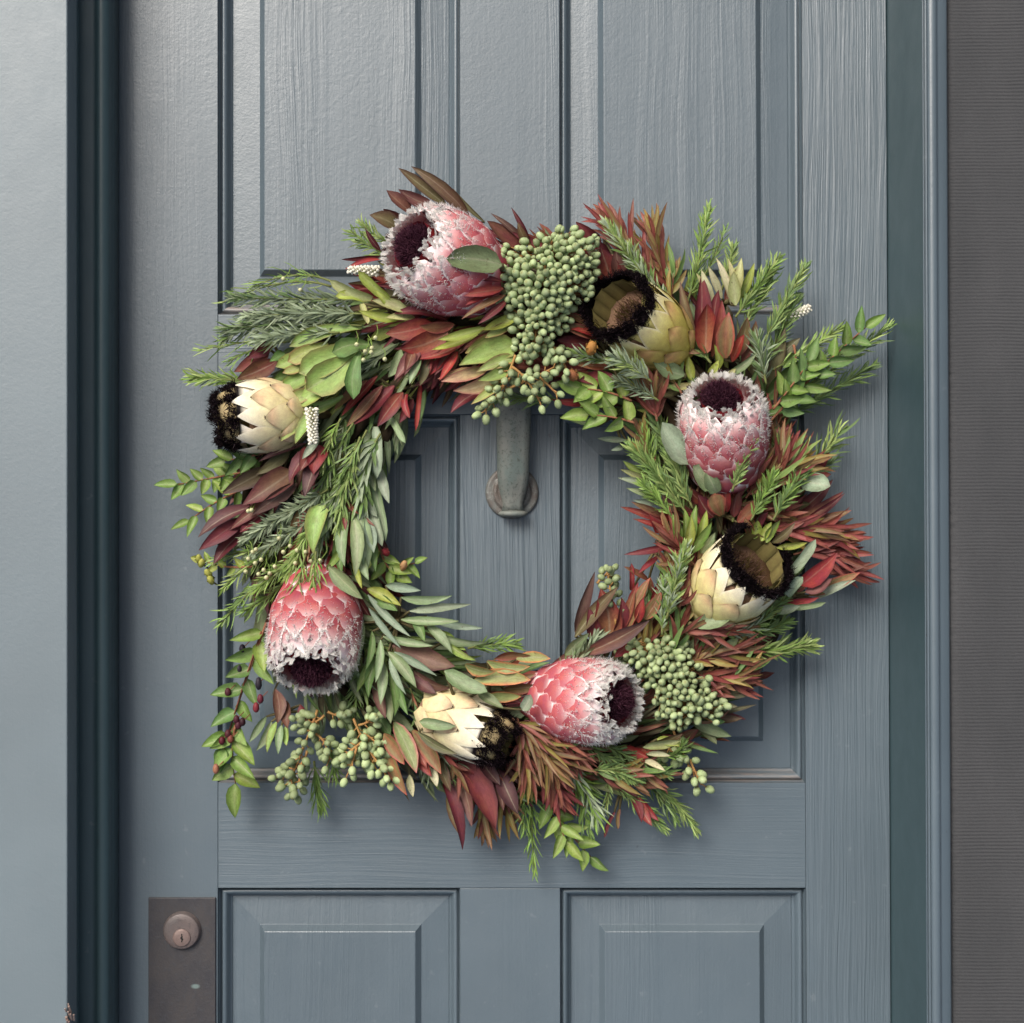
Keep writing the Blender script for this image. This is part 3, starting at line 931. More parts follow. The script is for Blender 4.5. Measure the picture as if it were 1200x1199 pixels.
PINK_PROF = [(-.1, .30), (0.0, .42), (.22, .80), (.50, 1.0), (.72, 1.0), (.88, .95), (.97, .84), (1.04, .68), (1.10, .55)]
def pink(label, base, mouth, Rm, N=66, domeoff=(0.05, 0.05), fill='#bc4c56', pale='#d2868a', seed=1, frost=.45):
    hairrng.seed(seed)
    s = Protea(label, base, mouth, Rm, PINK_PROF, '#d8b0b0', .10)
    F, P_, Wt = H(fill), H(pale), np.clip(lin('#fbf2ef') * 1.05, 0, .93)
    th0 = seed * 1.7
    for k in range(N):
        q = k / (N - 1)
        t1 = 0.13 + 0.93 * q ** 0.92
        ln = 0.26 + 0.20 * q
        th = th0 + k * 2.39996
        w = s.R * interp(min(.85, max(.1, t1 - ln * .5)), PINK_PROF) * 2 * math.pi / (7.8 + 1.2 * q)
        kk = hairrng.uniform(.84, 1.12)
        up = max(0, (t1 - .55) / .5)
        def cf(u, j, kk=kk, up=up):
            col = mixv(F, P_, (u ** 1.6) * (.35 + .5 * up)) * kk
            if abs(j) > .9: return mixv(col, Wt, .95 if u > .2 else .45)
            if u > .99: return Wt
            if u > .8: col = mixv(col, Wt, .22 + .55 * up * frost)
            elif u > .6: col = mixv(col, Wt, (.03 + .45 * up) * frost)
            if abs(j) < .1: col = col * .96
            return col
        v = s.bract(t1 - ln, t1, th, w, 0.0030, cf, 'obov' if q < .7 else 'ovate', curl=-.001 if q < .8 else .001)
        face = np.dot(s.e1 * math.cos(th) + s.e2 * math.sin(th), CAMV)
        rad = s.e1 * math.cos(th) + s.e2 * math.sin(th)
        tan = -s.e1 * math.sin(th) + s.e2 * math.cos(th)
        if face < -.6 and up < .6: continue
        # down along the margin, thickest towards the mouth
        nh = int(44 + 105 * up ** 1.3)
        hl = 0.0018 + 0.0050 * up ** 1.2
        for _ in range(nh):
            u = hairrng.uniform(.22, 1.0) if up < .3 else 1 - .72 * hairrng.random() ** 1.6
            i = min(5, max(k2 for k2 in range(7) if US[k2] <= u)); fr = (u - US[i]) / (US[i + 1] - US[i])
            jj = hairrng.choice((0, 4))
            if up > .3 and hairrng.random() < .5: jj = hairrng.choice((1, 2, 3)); 
            p_ = mixv(np.array(v[i * 5 + jj]), np.array(v[(i + 1) * 5 + jj]), fr)
            sg = (jj - 2) / 2
            dr = s.a * hairrng.uniform(.2, 1.0) + tan * sg * hairrng.uniform(.1, .9) + rad * hairrng.uniform(.0, .8 + .2 * up)
            dr = dr + np.array([hairrng.gauss(0, .3) for _ in range(3)])
            g_ = hairrng.uniform(.86, 1.0)
            tint = np.array((1, .90, .92)) if hairrng.random() < .3 else np.ones(3)
            hair(s.fz, p_, dr, hl * hairrng.uniform(.6, 1.35), .0007 + .0003 * up, Wt * g_ * tint, Wt * g_, .5)
    # the innermost long bracts, pink below and woolly white above, closing in round the mouth
    for k in range(17):
        th = th0 + 2 * math.pi * (k + hairrng.uniform(-.15, .15)) / 17
        kk = hairrng.uniform(.86, 1.08)
        def cf(u, j, kk=kk):
            col = mixv(F, P_, min(1, u * .9)) * kk
            w_ = max(0, min(1, (u - .70) / .24)) * .9
            return mixv(col, Wt * np.array((.93, .84, .86)), max(w_, .8 if abs(j) > .9 and u > .5 else 0))
        s.bract(.42, 1.05 + hairrng.uniform(-.03, .04), th, 2 * math.pi * s.R / 17 * 1.2, .0008, cf, 'obov', us=[0, .45, .62, .74, .84, .93, 1], cup=.0012, curl=.0015)
    # white tufts all over the crown, from the shoulder in to the mouth
    for tr, nt_ in ((.90, 14), (.96, 20), (1.0, 24), (1.035, 26), (1.06, 24)):
        for k in range(nt_):
            th = th0 + tr * 9 + 2 * math.pi * (k + hairrng.uniform(-.3, .3)) / nt_
            rad = s.e1 * math.cos(th) + s.e2 * math.sin(th)
            root = s.S(tr + hairrng.uniform(-.02, .02), th, .0005)
            dirn = unit(s.a * 1.0 - rad * (hairrng.uniform(-1.1, -.1) if tr > 1 else hairrng.uniform(-.9, .4)) + np.array([hairrng.gauss(0, .25) for _ in range(3)]))
            hl = hairrng.uniform(.006, .010) * (.8 if tr > 1 else 1)
            dark = hairrng.random() < .10
            # a woolly bract tip: a small ragged white tongue, bearded along its length
            wd = hairrng.uniform(.0050, .0085)
            wt_ = Wt * hairrng.uniform(.94, 1)
            blade(s.fz, root - dirn * .003, root + dirn * hl, wd, (wt_ * np.array((1, .93, .94)), wt_, wt_, wt_), 'ovate', roll=hairrng.uniform(-.4, .4), bow=hairrng.uniform(-.05, .2), cup=.5, hint=unit(rad + s.a * .6 + CAMV * .5), us=[0, .3, .6, .85, 1], cr=(-1, 0, 1), jit=.02)
            sd = unit(np.cross(dirn, rad))
            for _ in range(60):
                x = hairrng.random()
                p_ = root + dirn * hl * (x * .95 - .2) + sd * wd * hairrng.uniform(-.5, .5) * (1 - .5 * x) + rad * .0006
                dr = dirn * 1.0 + sd * hairrng.gauss(0, .5) + rad * hairrng.uniform(-.1, .6)
                g_ = hairrng.uniform(.94, 1)
                hair(s.fz, p_, dr, hairrng.uniform(.0020, .0042), .0008, Wt * g_ * np.array((1, .97, .975)), Wt * g_, .3)
            if dark:
                for _ in range(30):
                    p_ = root + dirn * hl * .75 + np.array([hairrng.gauss(0, .0011) for _ in range(3)])
                    hair(s.fz, p_, dirn + np.array([hairrng.gauss(0, .6) for _ in range(3)]), .0036, .0009, H('#5a3a44'), H('#3a1c26'), .5)
    # red inner wall and the dark dome of stamens
    n = 28
    b = MB()
    v, c = [], []
    for (t, rf, cc) in ((1.02, .49, '#7c2630'), (.95, .48, '#8a1e26'), (.80, .45, '#5a1218')):
        for k in range(n):
            th = 2 * math.pi * k / n
            v.append(s.Q(t, th, s.R * rf * (1 + .03 * (k % 2))))
            c.append(H(cc))
    b.add(v, [(i * n + k, i * n + (k + 1) % n, (i + 1) * n + (k + 1) % n, (i + 1) * n + k) for i in range(2) for k in range(n)] + [tuple(2 * n + k for k in range(n))], c)
    b.build('inner_bracts', M['bract'], s.o, origin=s.Pb)
    b = MB()
    dc = s.Pb + s.a * s.L * .93 + (s.e1 * domeoff[0] + s.e2 * domeoff[1]) * s.R
    rd = s.R * .43; hd = s.L * .18
    K1, K2 = H('#3a1c2c'), H('#9a6478')
    dof = (s.e1 * domeoff[0] + s.e2 * domeoff[1]) * s.R
    v, c = [dc + s.a * hd], [K1]
    f = []
    for i in range(1, 6):
        ph = i / 5 * math.pi / 2
        for k in range(n):
            th = 2 * math.pi * k / n
            v.append(s.Q(.93 + .18 * math.cos(ph), th, rd * math.sin(ph)) + dof); c.append(K1)
    f = [(0, 1 + k, 1 + (k + 1) % n) for k in range(n)] + [(1 + i * n + k, 1 + i * n + (k + 1) % n, 1 + (i + 1) * n + (k + 1) % n, 1 + (i + 1) * n + k) for i in range(4) for k in range(n)]
    b.add(v, f, c)
    for _ in range(2600):
        th = hairrng.uniform(0, 2 * math.pi); ph = math.acos(1 - hairrng.random()) 
        rad = s.e1 * math.cos(th) + s.e2 * math.sin(th)
        p_ = s.Q(.93 + .175 * math.cos(ph), th, rd * math.sin(ph) * .97) + dof
        dr = s.a * math.cos(ph) + rad * math.sin(ph) * .5 + s.a * .4 + np.array([hairrng.gauss(0, .65) for _ in range(3)])
        hair(b, p_, dr, hairrng.uniform(.004, .0095), .0013, K1, mixv(K1, K2, hairrng.random()), .5)
    b.build('flower_heart', M['fuzz'], s.o, origin=dc)
    s.finish()
    return s

CREAM_PROF = [(-.1, .40), (0.0, .55), (.25, .86), (.55, 1.0), (.85, .98), (1.0, .96), (1.15, .86), (1.25, .74)]
CLOSED_PROF = [(-.1, .40), (0.0, .60), (.25, .90), (.55, 1.0), (.85, .97), (1.0, .92), (1.2, .78), (1.45, .50)]
def cream(label, base, mouth, Rm, closed=False, N=17, seed=1, warm=1.0, white=0.0, ycol='#d8c468', tipw=.9, cm='#ece0b4'):
    hairrng.seed(seed * 11)
    s = Protea(label, base, mouth, Rm, CLOSED_PROF if closed else CREAM_PROF, tilt=0 if closed else .18)
    Y, Cm, Pe, Wt, Dk = H(ycol), H(cm), H('#e2a070'), H('#f0e8d6'), H('#3a1e1c')
    if white: Y, Cm = mixv(Y, Wt, white), mixv(Cm, Wt, white)
    K1, K2 = H('#161014'), H('#54444a')
    th0 = seed * 1.3
    # inner ring of long bracts ending in white points
    n1 = 11
    for k in range(n1):
        th = th0 + 2 * math.pi * (k + hairrng.uniform(-.12, .12)) / n1
        kk = hairrng.uniform(.92, 1.06)
        def cf(u, j, kk=kk):
            col = mixv(mixv(Y, Cm, min(1, u * 1.1)), Wt, max(0, (u - .6) / .4) * tipw)
            if abs(j) > .9: col = mixv(col, Wt, .5)
            return np.clip(col * kk, 0, .93)
        s.bract(.06, (1.07 if closed else 1.06) + hairrng.uniform(-.05, .06), th, 2 * math.pi * s.R / n1 * hairrng.uniform(1.3, 1.6), .0046 if closed else .0034, cf, 'ovate', cup=.0018, us=[0, .3, .55, .7, .82, .92, 1])
    for k in range(N):
        q = k / (N - 1)
        t1 = .18 + .68 * q ** .85
        ln = .40 + .22 * q
        th = th0 + k * 2.39996
        w = s.R * interp(max(.1, t1 - ln * .4), s.prof) * 2 * math.pi / 7.6
        kk = hairrng.uniform(.88, 1.06); pe = hairrng.uniform(.3, 1) * warm
        def cf(u, j, kk=kk, q=q, pe=pe):
            col = mixv(Y, Cm, u ** .8 * .8)
            col = mixv(col, Pe, pe * .65 * max(0, 1 - abs(j)) * min(1, max(0, u - .25) * 1.8) * (1.1 - .4 * q))
            if u > .9: return mixv(col, Dk, .55)
            if u > .7: col = mixv(col, H('#d89a80'), .35)
            if u > .99: return Dk
            if abs(j) > .9: col = mixv(col, H('#8a5a48'), .7 if u > .75 else .22)
            return col * kk
        s.bract(max(-.03, t1 - ln), t1, th, w, .0056, cf, 'ovate', cup=.0018, us=[0, .16, .36, .58, .78, .93, 1.0])
        # dark beard at the very tip
        tip = s.S(t1, th, .0058)
        tan = -s.e1 * math.sin(th) + s.e2 * math.cos(th)
        rad = s.e1 * math.cos(th) + s.e2 * math.sin(th)
        for _ in range(14):
            hair(s.fz, tip + tan * hairrng.gauss(0, .0012) - s.a * .001, s.a * .6 + tan * hairrng.gauss(0, .6) + rad * .5, hairrng.uniform(.0012, .0026), .0006, Dk, Dk, .4)
    # the black bearded rim
    n2 = 7 if closed else 13
    tt = 1.34 if closed else 1.105
    for k in range(n2):
        th = th0 + .4 + 2 * math.pi * (k + hairrng.uniform(-.12, .12)) / n2
        rad = s.e1 * math.cos(th) + s.e2 * math.sin(th)
        tan = -s.e1 * math.sin(th) + s.e2 * math.cos(th)
        O1 = H('#c0ac80') if closed else K1
        tk = tt + (hairrng.uniform(-.05, .06) if closed else hairrng.uniform(-.06, .08))
        hw = math.pi * s.R / n2
        def cf(u, j):
            t = .7 + (tk - .7) * u
            if t < (.97 if closed else .95): return Cm if not closed else Wt
            return mixv(O1, K1, min(1, max(0, (u - .78) / .16) + (.9 if abs(j) > .9 else 0) + max(0, (1.07 - t) / .04)))
        s.bract(.7, tk, th, 2 * hw * (.98 if closed else .86), -.001, cf, 'obov', us=[0, .3, .44, .5, .62, .74, .86, 1.0], cup=.0025, name='rim_bract')
        for _ in range(850 if closed else 620):
            m_ = hairrng.random()
            if m_ < .30:                      # the zigzag band at the foot
                x = hairrng.uniform(-1, 1); t = (1.07 if closed else 1.03) + hairrng.gauss(.015, .045)
            elif m_ < .72:                    # along both margins
                x = hairrng.choice((-1, 1)) * hairrng.gauss(.86, .13); t = hairrng.uniform(1.0, tk)
            else:                             # the tip
                x = hairrng.uniform(-.8, .8); t = tk + hairrng.gauss(-.02, .03)
            p_ = s.S(t, th + x * hw / s.R, hairrng.uniform(-.001, .0036 if m_ > .12 else .0065))
            lk = 1 + .7 * math.sin(th * 9 + x * 7 + t * 30)
            dr = s.a * hairrng.uniform(.0, 1) + rad * hairrng.uniform(-.3, 1.0) + tan * hairrng.gauss(0, .6)
            g_ = hairrng.random() ** 2
            hair(s.fz, p_, dr, hairrng.uniform(.0026, .0062) * max(.5, lk), .00105, K1, mixv(K1, K2 if hairrng.random() > .05 else H('#a08a94'), g_), .5)
    # ochre inner wall with its ridges, pinkish heart
    b = MB()
    n3 = 15
    for k in range(n3):
        th = th0 + 2 * math.pi * k / n3
        kk = hairrng.uniform(.8, 1.12)
        v, c = [], []
        for u in (0, .3, .6, .85, 1.0):
            t = .62 + (tt - .03 - .62) * u
            rr_ = s.R * interp(t, s.prof) * (.84 if not closed else .7)
            for jn in (-1, -.4, .4, 1):
                v.append(s.S(t, th + jn * math.pi / n3 * 1.12, rr_ - s.R * interp(t, s.prof) - .0022 * (1 - jn * jn) + (.0018 if k % 2 else 0)))
                c.append(mixv(H('#5e5430'), H('#857a4c'), u) * kk * (1 if abs(jn) < .9 else .62))
        b.add(v, [(i * 4 + q, i * 4 + q + 1, (i + 1) * 4 + q + 1, (i + 1) * 4 + q) for i in range(4) for q in range(3)], c)
    b.add([s.Pb + s.a * s.L * .64 + (s.e1 * math.cos(a_ * .3142) + s.e2 * math.sin(a_ * .3142)) * s.R * .84 for a_ in range(20)], [tuple(range(20))], H('#4a3a28'))
    b.build('inner_bracts', M['bract'], s.o, origin=s.Pb, kind='stuff')
    if not closed:
        b = MB()
        dc = s.Pb + s.a * s.L * .70
        for _ in range(1300):
            th = hairrng.uniform(0, 2 * math.pi); rr_ = math.sqrt(hairrng.random())
            p_ = s.Q(.72, th, s.R * .78 * rr_)
            up_ = (1.2 - .75 * rr_ ** 1.5) * hairrng.uniform(.6, 1.1)
            lean = -.35 * rr_ * (s.e1 * math.cos(th) + s.e2 * math.sin(th))
            tip = mixv(H('#7a5a44'), H('#b89484'), hairrng.random()) if hairrng.random() > .25 else H('#8a7c44')
            hair(b, p_, s.a + lean + np.array([hairrng.gauss(0, .22) for _ in range(3)]), s.L * .30 * up_, .0017, H('#2a1c16'), tip * hairrng.uniform(.6, 1.15), .3)
        b.build('flower_heart', M['fuzz'], s.o, origin=dc)
    s.finish()
    return s

pink('large pink protea with white fuzz, mouth tilted up and left at the top', (586, 340, 52), (484, 287, 112), 54, seed=1, domeoff=(.0, .0), pale='#d89296')
pink('pink protea opening upwards, standing above a cream protea', (851, 574, 48), (846, 468, 108), 47, seed=2, fill='#a2464e', domeoff=(-.04, -.05))
pink('pink protea hanging with its mouth downwards', (378, 666, 46), (364, 782, 110), 49, seed=3, fill='#aa4048', domeoff=(.0, -.06))
pink('pink protea lying on its side beside the leafy berry cluster', (620, 818, 52), (724, 823, 104), 45, seed=4, fill='#b85058', domeoff=(-.05, .0))
cream('yellow green protea with a black furred rim beside the largest berry cluster', (799, 414, 48), (729, 362, 104), 39, seed=5, ycol='#c2b24c', warm=1.4, tipw=.5, cm='#d2c478')
cream('cream protea with a black furred rim, tilted up and right', (824, 716, 50), (884, 660, 100), 43, seed=6, ycol='#d6cc62', white=.1)
cream('cream protea with closed black bearded tip pointing outwards over the door stile', (356, 486, 64), (279, 489, 80), 38, closed=True, seed=7, white=.25)
cream('pale cream protea with closed black tip lying beside orange edged leaves', (496, 828, 66), (571, 861, 88), 33, closed=True, seed=8, white=.35)

# ------------------------------------------------------------------ broad leaves, head by head
spray('leaf_spray', 'olive brown pointed leaves fanned behind the top pink protea', [
 (524, 242, 467, 197, 14, 'ol', 'lance', 0), (550, 254, 482, 195, 16, 'br', 'lance', -2), (484, 250, 453, 223, 18, 'bp', 'lance', 4), (512, 244, 467, 222, 15, 'bp', 'lance', 2),
 (474, 258, 449, 245, 12, 'dr', 'lance', 6), (468, 268, 433, 252, 19, 'ol', 'lance', 8), (568, 260, 531, 221, 5, 'od', 'lance', -6), (446, 294, 428, 268, 7, 'dr', 'lance', 10),
 (448, 300, 400, 304, 6, 'dr', 'lance', 4), (446, 304, 404, 316, 6, 'rd', 'lance', 4)], 58)
spray('leaf_spray', 'red and bronze leaves behind the top protea, beside the berry cluster', [
 (614, 294, 571, 259, 20, 'mr', 'lance', 0), (618, 286, 575, 250, 8, 'br', 'lance', -6), (621, 285, 599, 243, 6, 'dr', 'lance', 2), (622, 288, 607, 260, 10, 'ol', 'lance', 6), (640, 290, 600, 272, 12, 'mr')], 58)
spray('leaf_stalk', None, [(588, 311, 523, 303, 30, 'gg', 'oval', 0, 8)], 142).__setitem__('label', 'single grey green oval leaf lying across the top pink protea')
spray('leaf_spray', 'thin red leaves crossing the base of the top pink protea', [
 (590, 338, 536, 346, 11, 'rd', 'lance', 10), (592, 346, 541, 374, 9, 'rl', 'lance', 6), (588, 330, 552, 328, 7, 'mr', 'lance', 12), (594, 352, 560, 380, 8, 'mr', 'lance', 4), (586, 342, 545, 358, 8, 'rd', 'lance', 8)], 108)
spray('leaf_rosette', 'bright red leaves radiating below the top pink protea', [
 (524, 376, 460, 368, 13, 'mr', 'lance', -2), (506, 379, 452, 391, 24, 'rd', 'lance', 2), (525, 390, 470, 409, 28, 'rb', 'lance', 8), (532, 380, 491, 382, 14, 'rl', 'lance', 8),
 (540, 404, 483, 421, 13, 'rd', 'lance', 4), (530, 410, 496, 444, 11, 'rd', 'lance', 0), (530, 402, 509, 440, 9, 'mr', 'lance', -2), (512, 398, 461, 409, 10, 'dr', 'lance', -4), (536, 412, 515, 446, 10, 'rb', 'lance', 2)], 86)
spray('leaf_spray', 'lime green leaves beside the largest berry cluster', [
 (568, 384, 513, 398, 11, 'lm', 'lance', 6), (608, 371, 566, 387, 14, 'lm', 'lance', 8), (560, 392, 506, 410, 9, 'lm', 'lance', 2), (600, 380, 568, 396, 12, 'gl', 'lance', 4)], 94)
spray('leaf_rosette', 'half open green leaf bud blushing pink, pointing down and left', [
 (600, 398, 545, 414, 20, 'gl', 'lance', -2), (606, 404, 538, 428, 28, 'gn', 'ovate', 6), (604, 420, 558, 436, 16, 'gl', 'ovate', 8), (572, 432, 517, 447, 14, 'gk', 'lance', 2), (596, 436, 531, 458, 18, 'gk', 'lance', 4),
 (594, 446, 552, 474, 10, 'gl', 'lance', 6), (566, 458, 528, 484, 15, 'mr', 'lance', -6), (600, 428, 560, 446, 16, 'gn', 'ovate', 10), (556, 432, 513, 444, 9, 'gk', 'lance', -2)], 88)
spray('leaf_spray', 'dark red leaves hanging into the ring above the left panel', [
 (462, 452, 414, 498, 20, 'mr', 'lance', 0), (472, 460, 442, 500, 18, 'mr', 'lance', 2), (442, 441, 400, 488, 13, 'rd', 'lance', -2), (448, 452, 406, 500, 12, 'rl', 'lance', 4), (476, 462, 480, 490, 8, 'rd', 'strap', 0), (493, 450, 487, 505, 6, 'rb', 'strap', 0),
 (484, 468, 468, 496, 11, 'dr', 'lance', -4), (456, 488, 475, 519, 9, 'pg', 'strap', 0), (430, 446, 392, 480, 10, 'rl', 'lance', 0)], 72)
spray('leaf_rosette', 'small mauve and olive leaf bud beside the bright red leaves', [
 (490, 408, 462, 446, 18, 'mv', 'ovate', 6), (470, 410, 455, 442, 14, 'pg', 'lance', 8), (492, 418, 480, 450, 12, 'pg', 'lance', 8), (484, 412, 474, 440, 12, 'mr', 'ovate', 10), (500, 420, 492, 452, 10, 'od', 'lance', 4)], 90)
spray('leaf_rosette', 'large pale green leaf bud spreading towards the left cream protea', [
 (424, 384, 339, 406, 17, 'gn', 'obov', 0), (424, 402, 350, 437, 31, 'gn', 'obov', 12), (424, 412, 359, 457, 34, 'gn', 'obov', 18), (434, 404, 389, 413, 19, 'gd', 'obov', 22), (400, 424, 357, 448, 17, 'gl', 'obov', 10),
 (374, 404, 323, 430, 15, 'gn', 'obov', -2), (384, 402, 337, 424, 17, 'gl', 'obov', 4), (376, 436, 330, 455, 18, 'gn', 'obov', 4), (370, 428, 331, 437, 11, 'gl', 'obov', 4), (384, 450, 334, 469, 15, 'gl', 'obov', 8), (416, 446, 346, 476, 21, 'gn', 'obov', 8),
 (422, 412, 414, 468, 17, 'gd', 'obov', 24), (402, 464, 352, 482, 13, 'gn', 'obov', 4), (360, 484, 329, 517, 23, 'gn', 'ovate', 22), (370, 480, 346, 520, 18, 'gn', 'lance', 18)], 76)
spray('leaf_spray', 'maroon leaves tucked above the left cream protea', [
 (324, 424, 278, 444, 22, 'dr', 'lance', 4), (316, 410, 274, 436, 18, 'dr', 'lance', 0), (320, 402, 290, 420, 16, 'mr', 'lance', -2), (340, 440, 318, 448, 14, 'gd', 'ovate', 8), (334, 414, 316, 424, 13, 'gd', 'ovate', 10)], 62)
spray('leaf_spray', 'curled lime ribbon leaves beside the top pink protea', [
 (436, 350, 386, 328, 13, 'ly', 'strap', 4), (456, 350, 420, 318, 12, 'lm', 'strap', 8), (430, 352, 393, 347, 12, 'lm', 'strap', 2), (424, 356, 431, 380, 8, 'ly', 'strap', 10), (480, 366, 436, 352, 13, 'ly', 'lance', 12), (470, 374, 420, 364, 10, 'lm', 'lance', 8), (462, 362, 440, 340, 9, 'lm', 'lance', 12), (486, 372, 452, 372, 9, 'ly', 'lance', 6)], 82)
spray('leaf_spray', 'dark red brown leaves fanned outwards below the left cream protea', [
 (322, 548, 260, 579, 20, 'br', 'lance', 6), (344, 552, 284, 592, 30, 'mr', 'ovate', 10), (348, 566, 296, 603, 17, 'br', 'lance', 14), (296, 594, 232, 630, 18, 'pu', 'lance', 4), (290, 606, 233, 645, 18, 'mr', 'lance', 2),
 (290, 620, 250, 662, 19, 'dr', 'lance', 0), (312, 598, 281, 624, 15, 'mr', 'lance', 8), (358, 520, 303, 541, 8, 'mv', 'lance', 10), (340, 528, 300, 556, 14, 'od', 'lance', 4), (330, 580, 268, 622, 14, 'mr', 'lance', 0)], 66)
spray('leaf_rosette', 'maroon leaf bud hanging below the white flower spike', [
 (370, 526, 339, 566, 20, 'mr', 'lance', 2), (374, 530, 357, 582, 21, 'pu', 'lance', 6), (376, 522, 367, 556, 25, 'rd', 'ovate', 10), (366, 524, 352, 552, 18, 'mr', 'ovate', 12), (378, 536, 362, 574, 12, 'ol', 'lance', 0), (374, 512, 354, 538, 9, 'sg', 'lance', 14)], 86)
spray('leaf_spray', 'pale silvery ribbon leaves hanging over the inner edge beside the left panel', [
 (440, 500, 442, 560, 11, 'sg', 'strap', 4), (446, 548, 456, 590, 12, 'sg', 'lance', 2), (434, 545, 452, 634, 11, 'pg', 'strap', 2), (430, 572, 442, 606, 10, 'sg', 'strap', 4), (428, 520, 440, 576, 9, 'pg', 'strap', 0), (436, 596, 448, 640, 10, 'sg', 'strap', 6)], 74)
spray('leaf_rosette', 'hanging cluster of broad pale green leaves inside the left of the ring', [
 (418, 596, 428, 674, 17, 'pg', 'lance', 8), (410, 600, 404, 664, 16, 'pg', 'lance', 10), (424, 598, 440, 670, 15, 'gd', 'lance', 2), (402, 604, 389, 662, 15, 'gd', 'lance', 6), (414, 604, 416, 676, 15, 'pg', 'lance', 14), (430, 606, 438, 648, 14, 'sg', 'lance', 12),
 (378, 590, 367, 649, 24, 'gn', 'ovate', 12), (390, 586, 372, 634, 16, 'pg', 'lance', 8), (400, 640, 382, 668, 9, 'ml', 'lance', 8), (412, 650, 424, 690, 9, 'lm', 'lance', 2), (420, 640, 432, 680, 12, 'pg', 'lance', 14), (396, 630, 400, 676, 10, 'gd', 'lance', 4)], 80)
spray('leaf_stalk', None, [(385, 664, 425, 702, 19, 'gg', 'lance', 0, 4)], 104).__setitem__('label', 'olive green leaf lying over the top of the hanging pink protea')
spray('leaf_spray', 'long narrow silvery green leaves arching into the ring from the lower left', [
 (431, 697, 481, 746, 9, 'sg', 'lance', 6), (449, 746, 508, 757, 9, 'pg', 'lance', 10), (462, 764, 512, 792, 9, 'sg', 'lance', 12), (455, 764, 488, 806, 14, 'pg', 'lance', 14), (457, 768, 476, 814, 8, 'sg', 'lance', 12), (452, 686, 493, 692, 11, 'sg', 'lance', 4),
 (470, 700, 530, 698, 10, 'pg', 'lance', 6), (480, 716, 552, 708, 10, 'sg', 'lance', 6), (500, 722, 566, 736, 9, 'sg', 'lance', 4), (470, 726, 538, 728, 10, 'pg', 'lance', 8), (505, 738, 572, 752, 11, 'pg', 'lance', 6), (520, 752, 558, 774, 10, 'ml', 'lance', 8),
 (432, 712, 470, 760, 8, 'sg', 'lance', 10), (426, 730, 420, 780, 9, 'pg', 'lance', 8), (436, 740, 428, 786, 8, 'gd', 'lance', 6), (446, 750, 440, 800, 9, 'pg', 'lance', 10), (500, 732, 530, 766, 12, 'pg', 'lance', 10), (484, 724, 498, 752, 11, 'gd', 'lance', 10),
 (430, 690, 470, 710, 13, 'lm', 'lance', 2), (440, 700, 466, 716, 14, 'gd', 'lance', 2), (520, 740, 546, 762, 12, 'ml', 'lance', 4)], 80)
spray('leaf_spray', 'green leaf tuft above the lower left berry clusters', [
 (444, 768, 432, 818, 11, 'gd', 'lance', 4), (450, 776, 446, 826, 12, 'pg', 'lance', 8), (456, 788, 462, 840, 11, 'gd', 'lance', 6), (438, 772, 418, 812, 10, 'my', 'lance', 2), (462, 792, 478, 838, 10, 'gd', 'lance', 8), (442, 790, 452, 842, 14, 'bp', 'lance', 0), (452, 802, 458, 848, 14, 'gg', 'lance', 4)], 78)
spray('leaf_spray', 'purple brown leaves between silvery leaves and the pale cream protea', [
 (460, 756, 533, 781, 27, 'bp', 'lance', 4), (485, 786, 530, 806, 15, 'br', 'lance', 6), (484, 792, 511, 813, 15, 'pu', 'lance', 8), (520, 752, 552, 775, 13, 'pu', 'lance', -2)], 84)
spray('leaf_rosette', 'green leaves with pink and orange edges beside the lowest pink protea', [
 (545, 779, 581, 787, 15, 'go', 'lance', 8), (571, 775, 621, 781, 14, 'go', 'lance', 4), (556, 797, 622, 797, 20, 'go', 'lance', 10), (570, 816, 611, 816, 14, 'go', 'lance', 8), (605, 772, 645, 772, 14, 'go', 'lance', 2), (590, 808, 634, 804, 14, 'rl', 'lance', 2), (590, 800, 628, 790, 11, 'rl', 'lance', 0),
 (572, 822, 612, 824, 12, 'mr', 'lance', -2), (580, 772, 622, 768, 11, 'rl', 'lance', -4)], 84)
spray('leaf_spray', 'two grey green leaves clasping the pale cream protea', [
 (521, 786, 571, 811, 21, 'pg', 'oval', 8), (492, 846, 534, 851, 14, 'pg', 'oval', 10), (560, 812, 590, 830, 12, 'gg', 'lance', 4), (490, 858, 536, 884, 11, 'od', 'lance', 4), (612, 832, 622, 814, 14, 'sg', 'oval', 14)], 106)
spray('leaf_spray', 'big purple red leaves hanging below the pale cream protea', [
 (536, 880, 581, 972, 29, 'mr', 'lance', 8), (525, 884, 553, 969, 20, 'bp', 'lance', 4), (516, 906, 542, 996, 14, 'dr', 'lance', -2), (512, 886, 528, 928, 13, 'ol', 'lance', 6), (584, 902, 607, 954, 20, 'pu', 'lance', 6), (562, 888, 586, 920, 16, 'pu', 'lance', 10), (572, 896, 590, 950, 16, 'dr', 'lance', 0), (524, 930, 540, 980, 10, 'ol', 'lance', -6)], 66)
spray('leaf_rosette', 'red leaves with green centres hanging beside the lower left berries', [
 (462, 846, 488, 906, 20, 'gp', 'lance', 10), (450, 860, 474, 896, 18, 'rg', 'lance', 6), (454, 876, 477, 932, 18, 'rg', 'lance', 2), (484, 856, 517, 907, 20, 'rg', 'lance', 8), (490, 884, 506, 910, 12, 'rd', 'lance', 2), (504, 900, 512, 922, 10, 'cr', 'lance', 4), (476, 862, 500, 900, 14, 'rd', 'lance', 4), (480, 908, 484, 934, 9, 'cr', 'lance', -2)], 76)
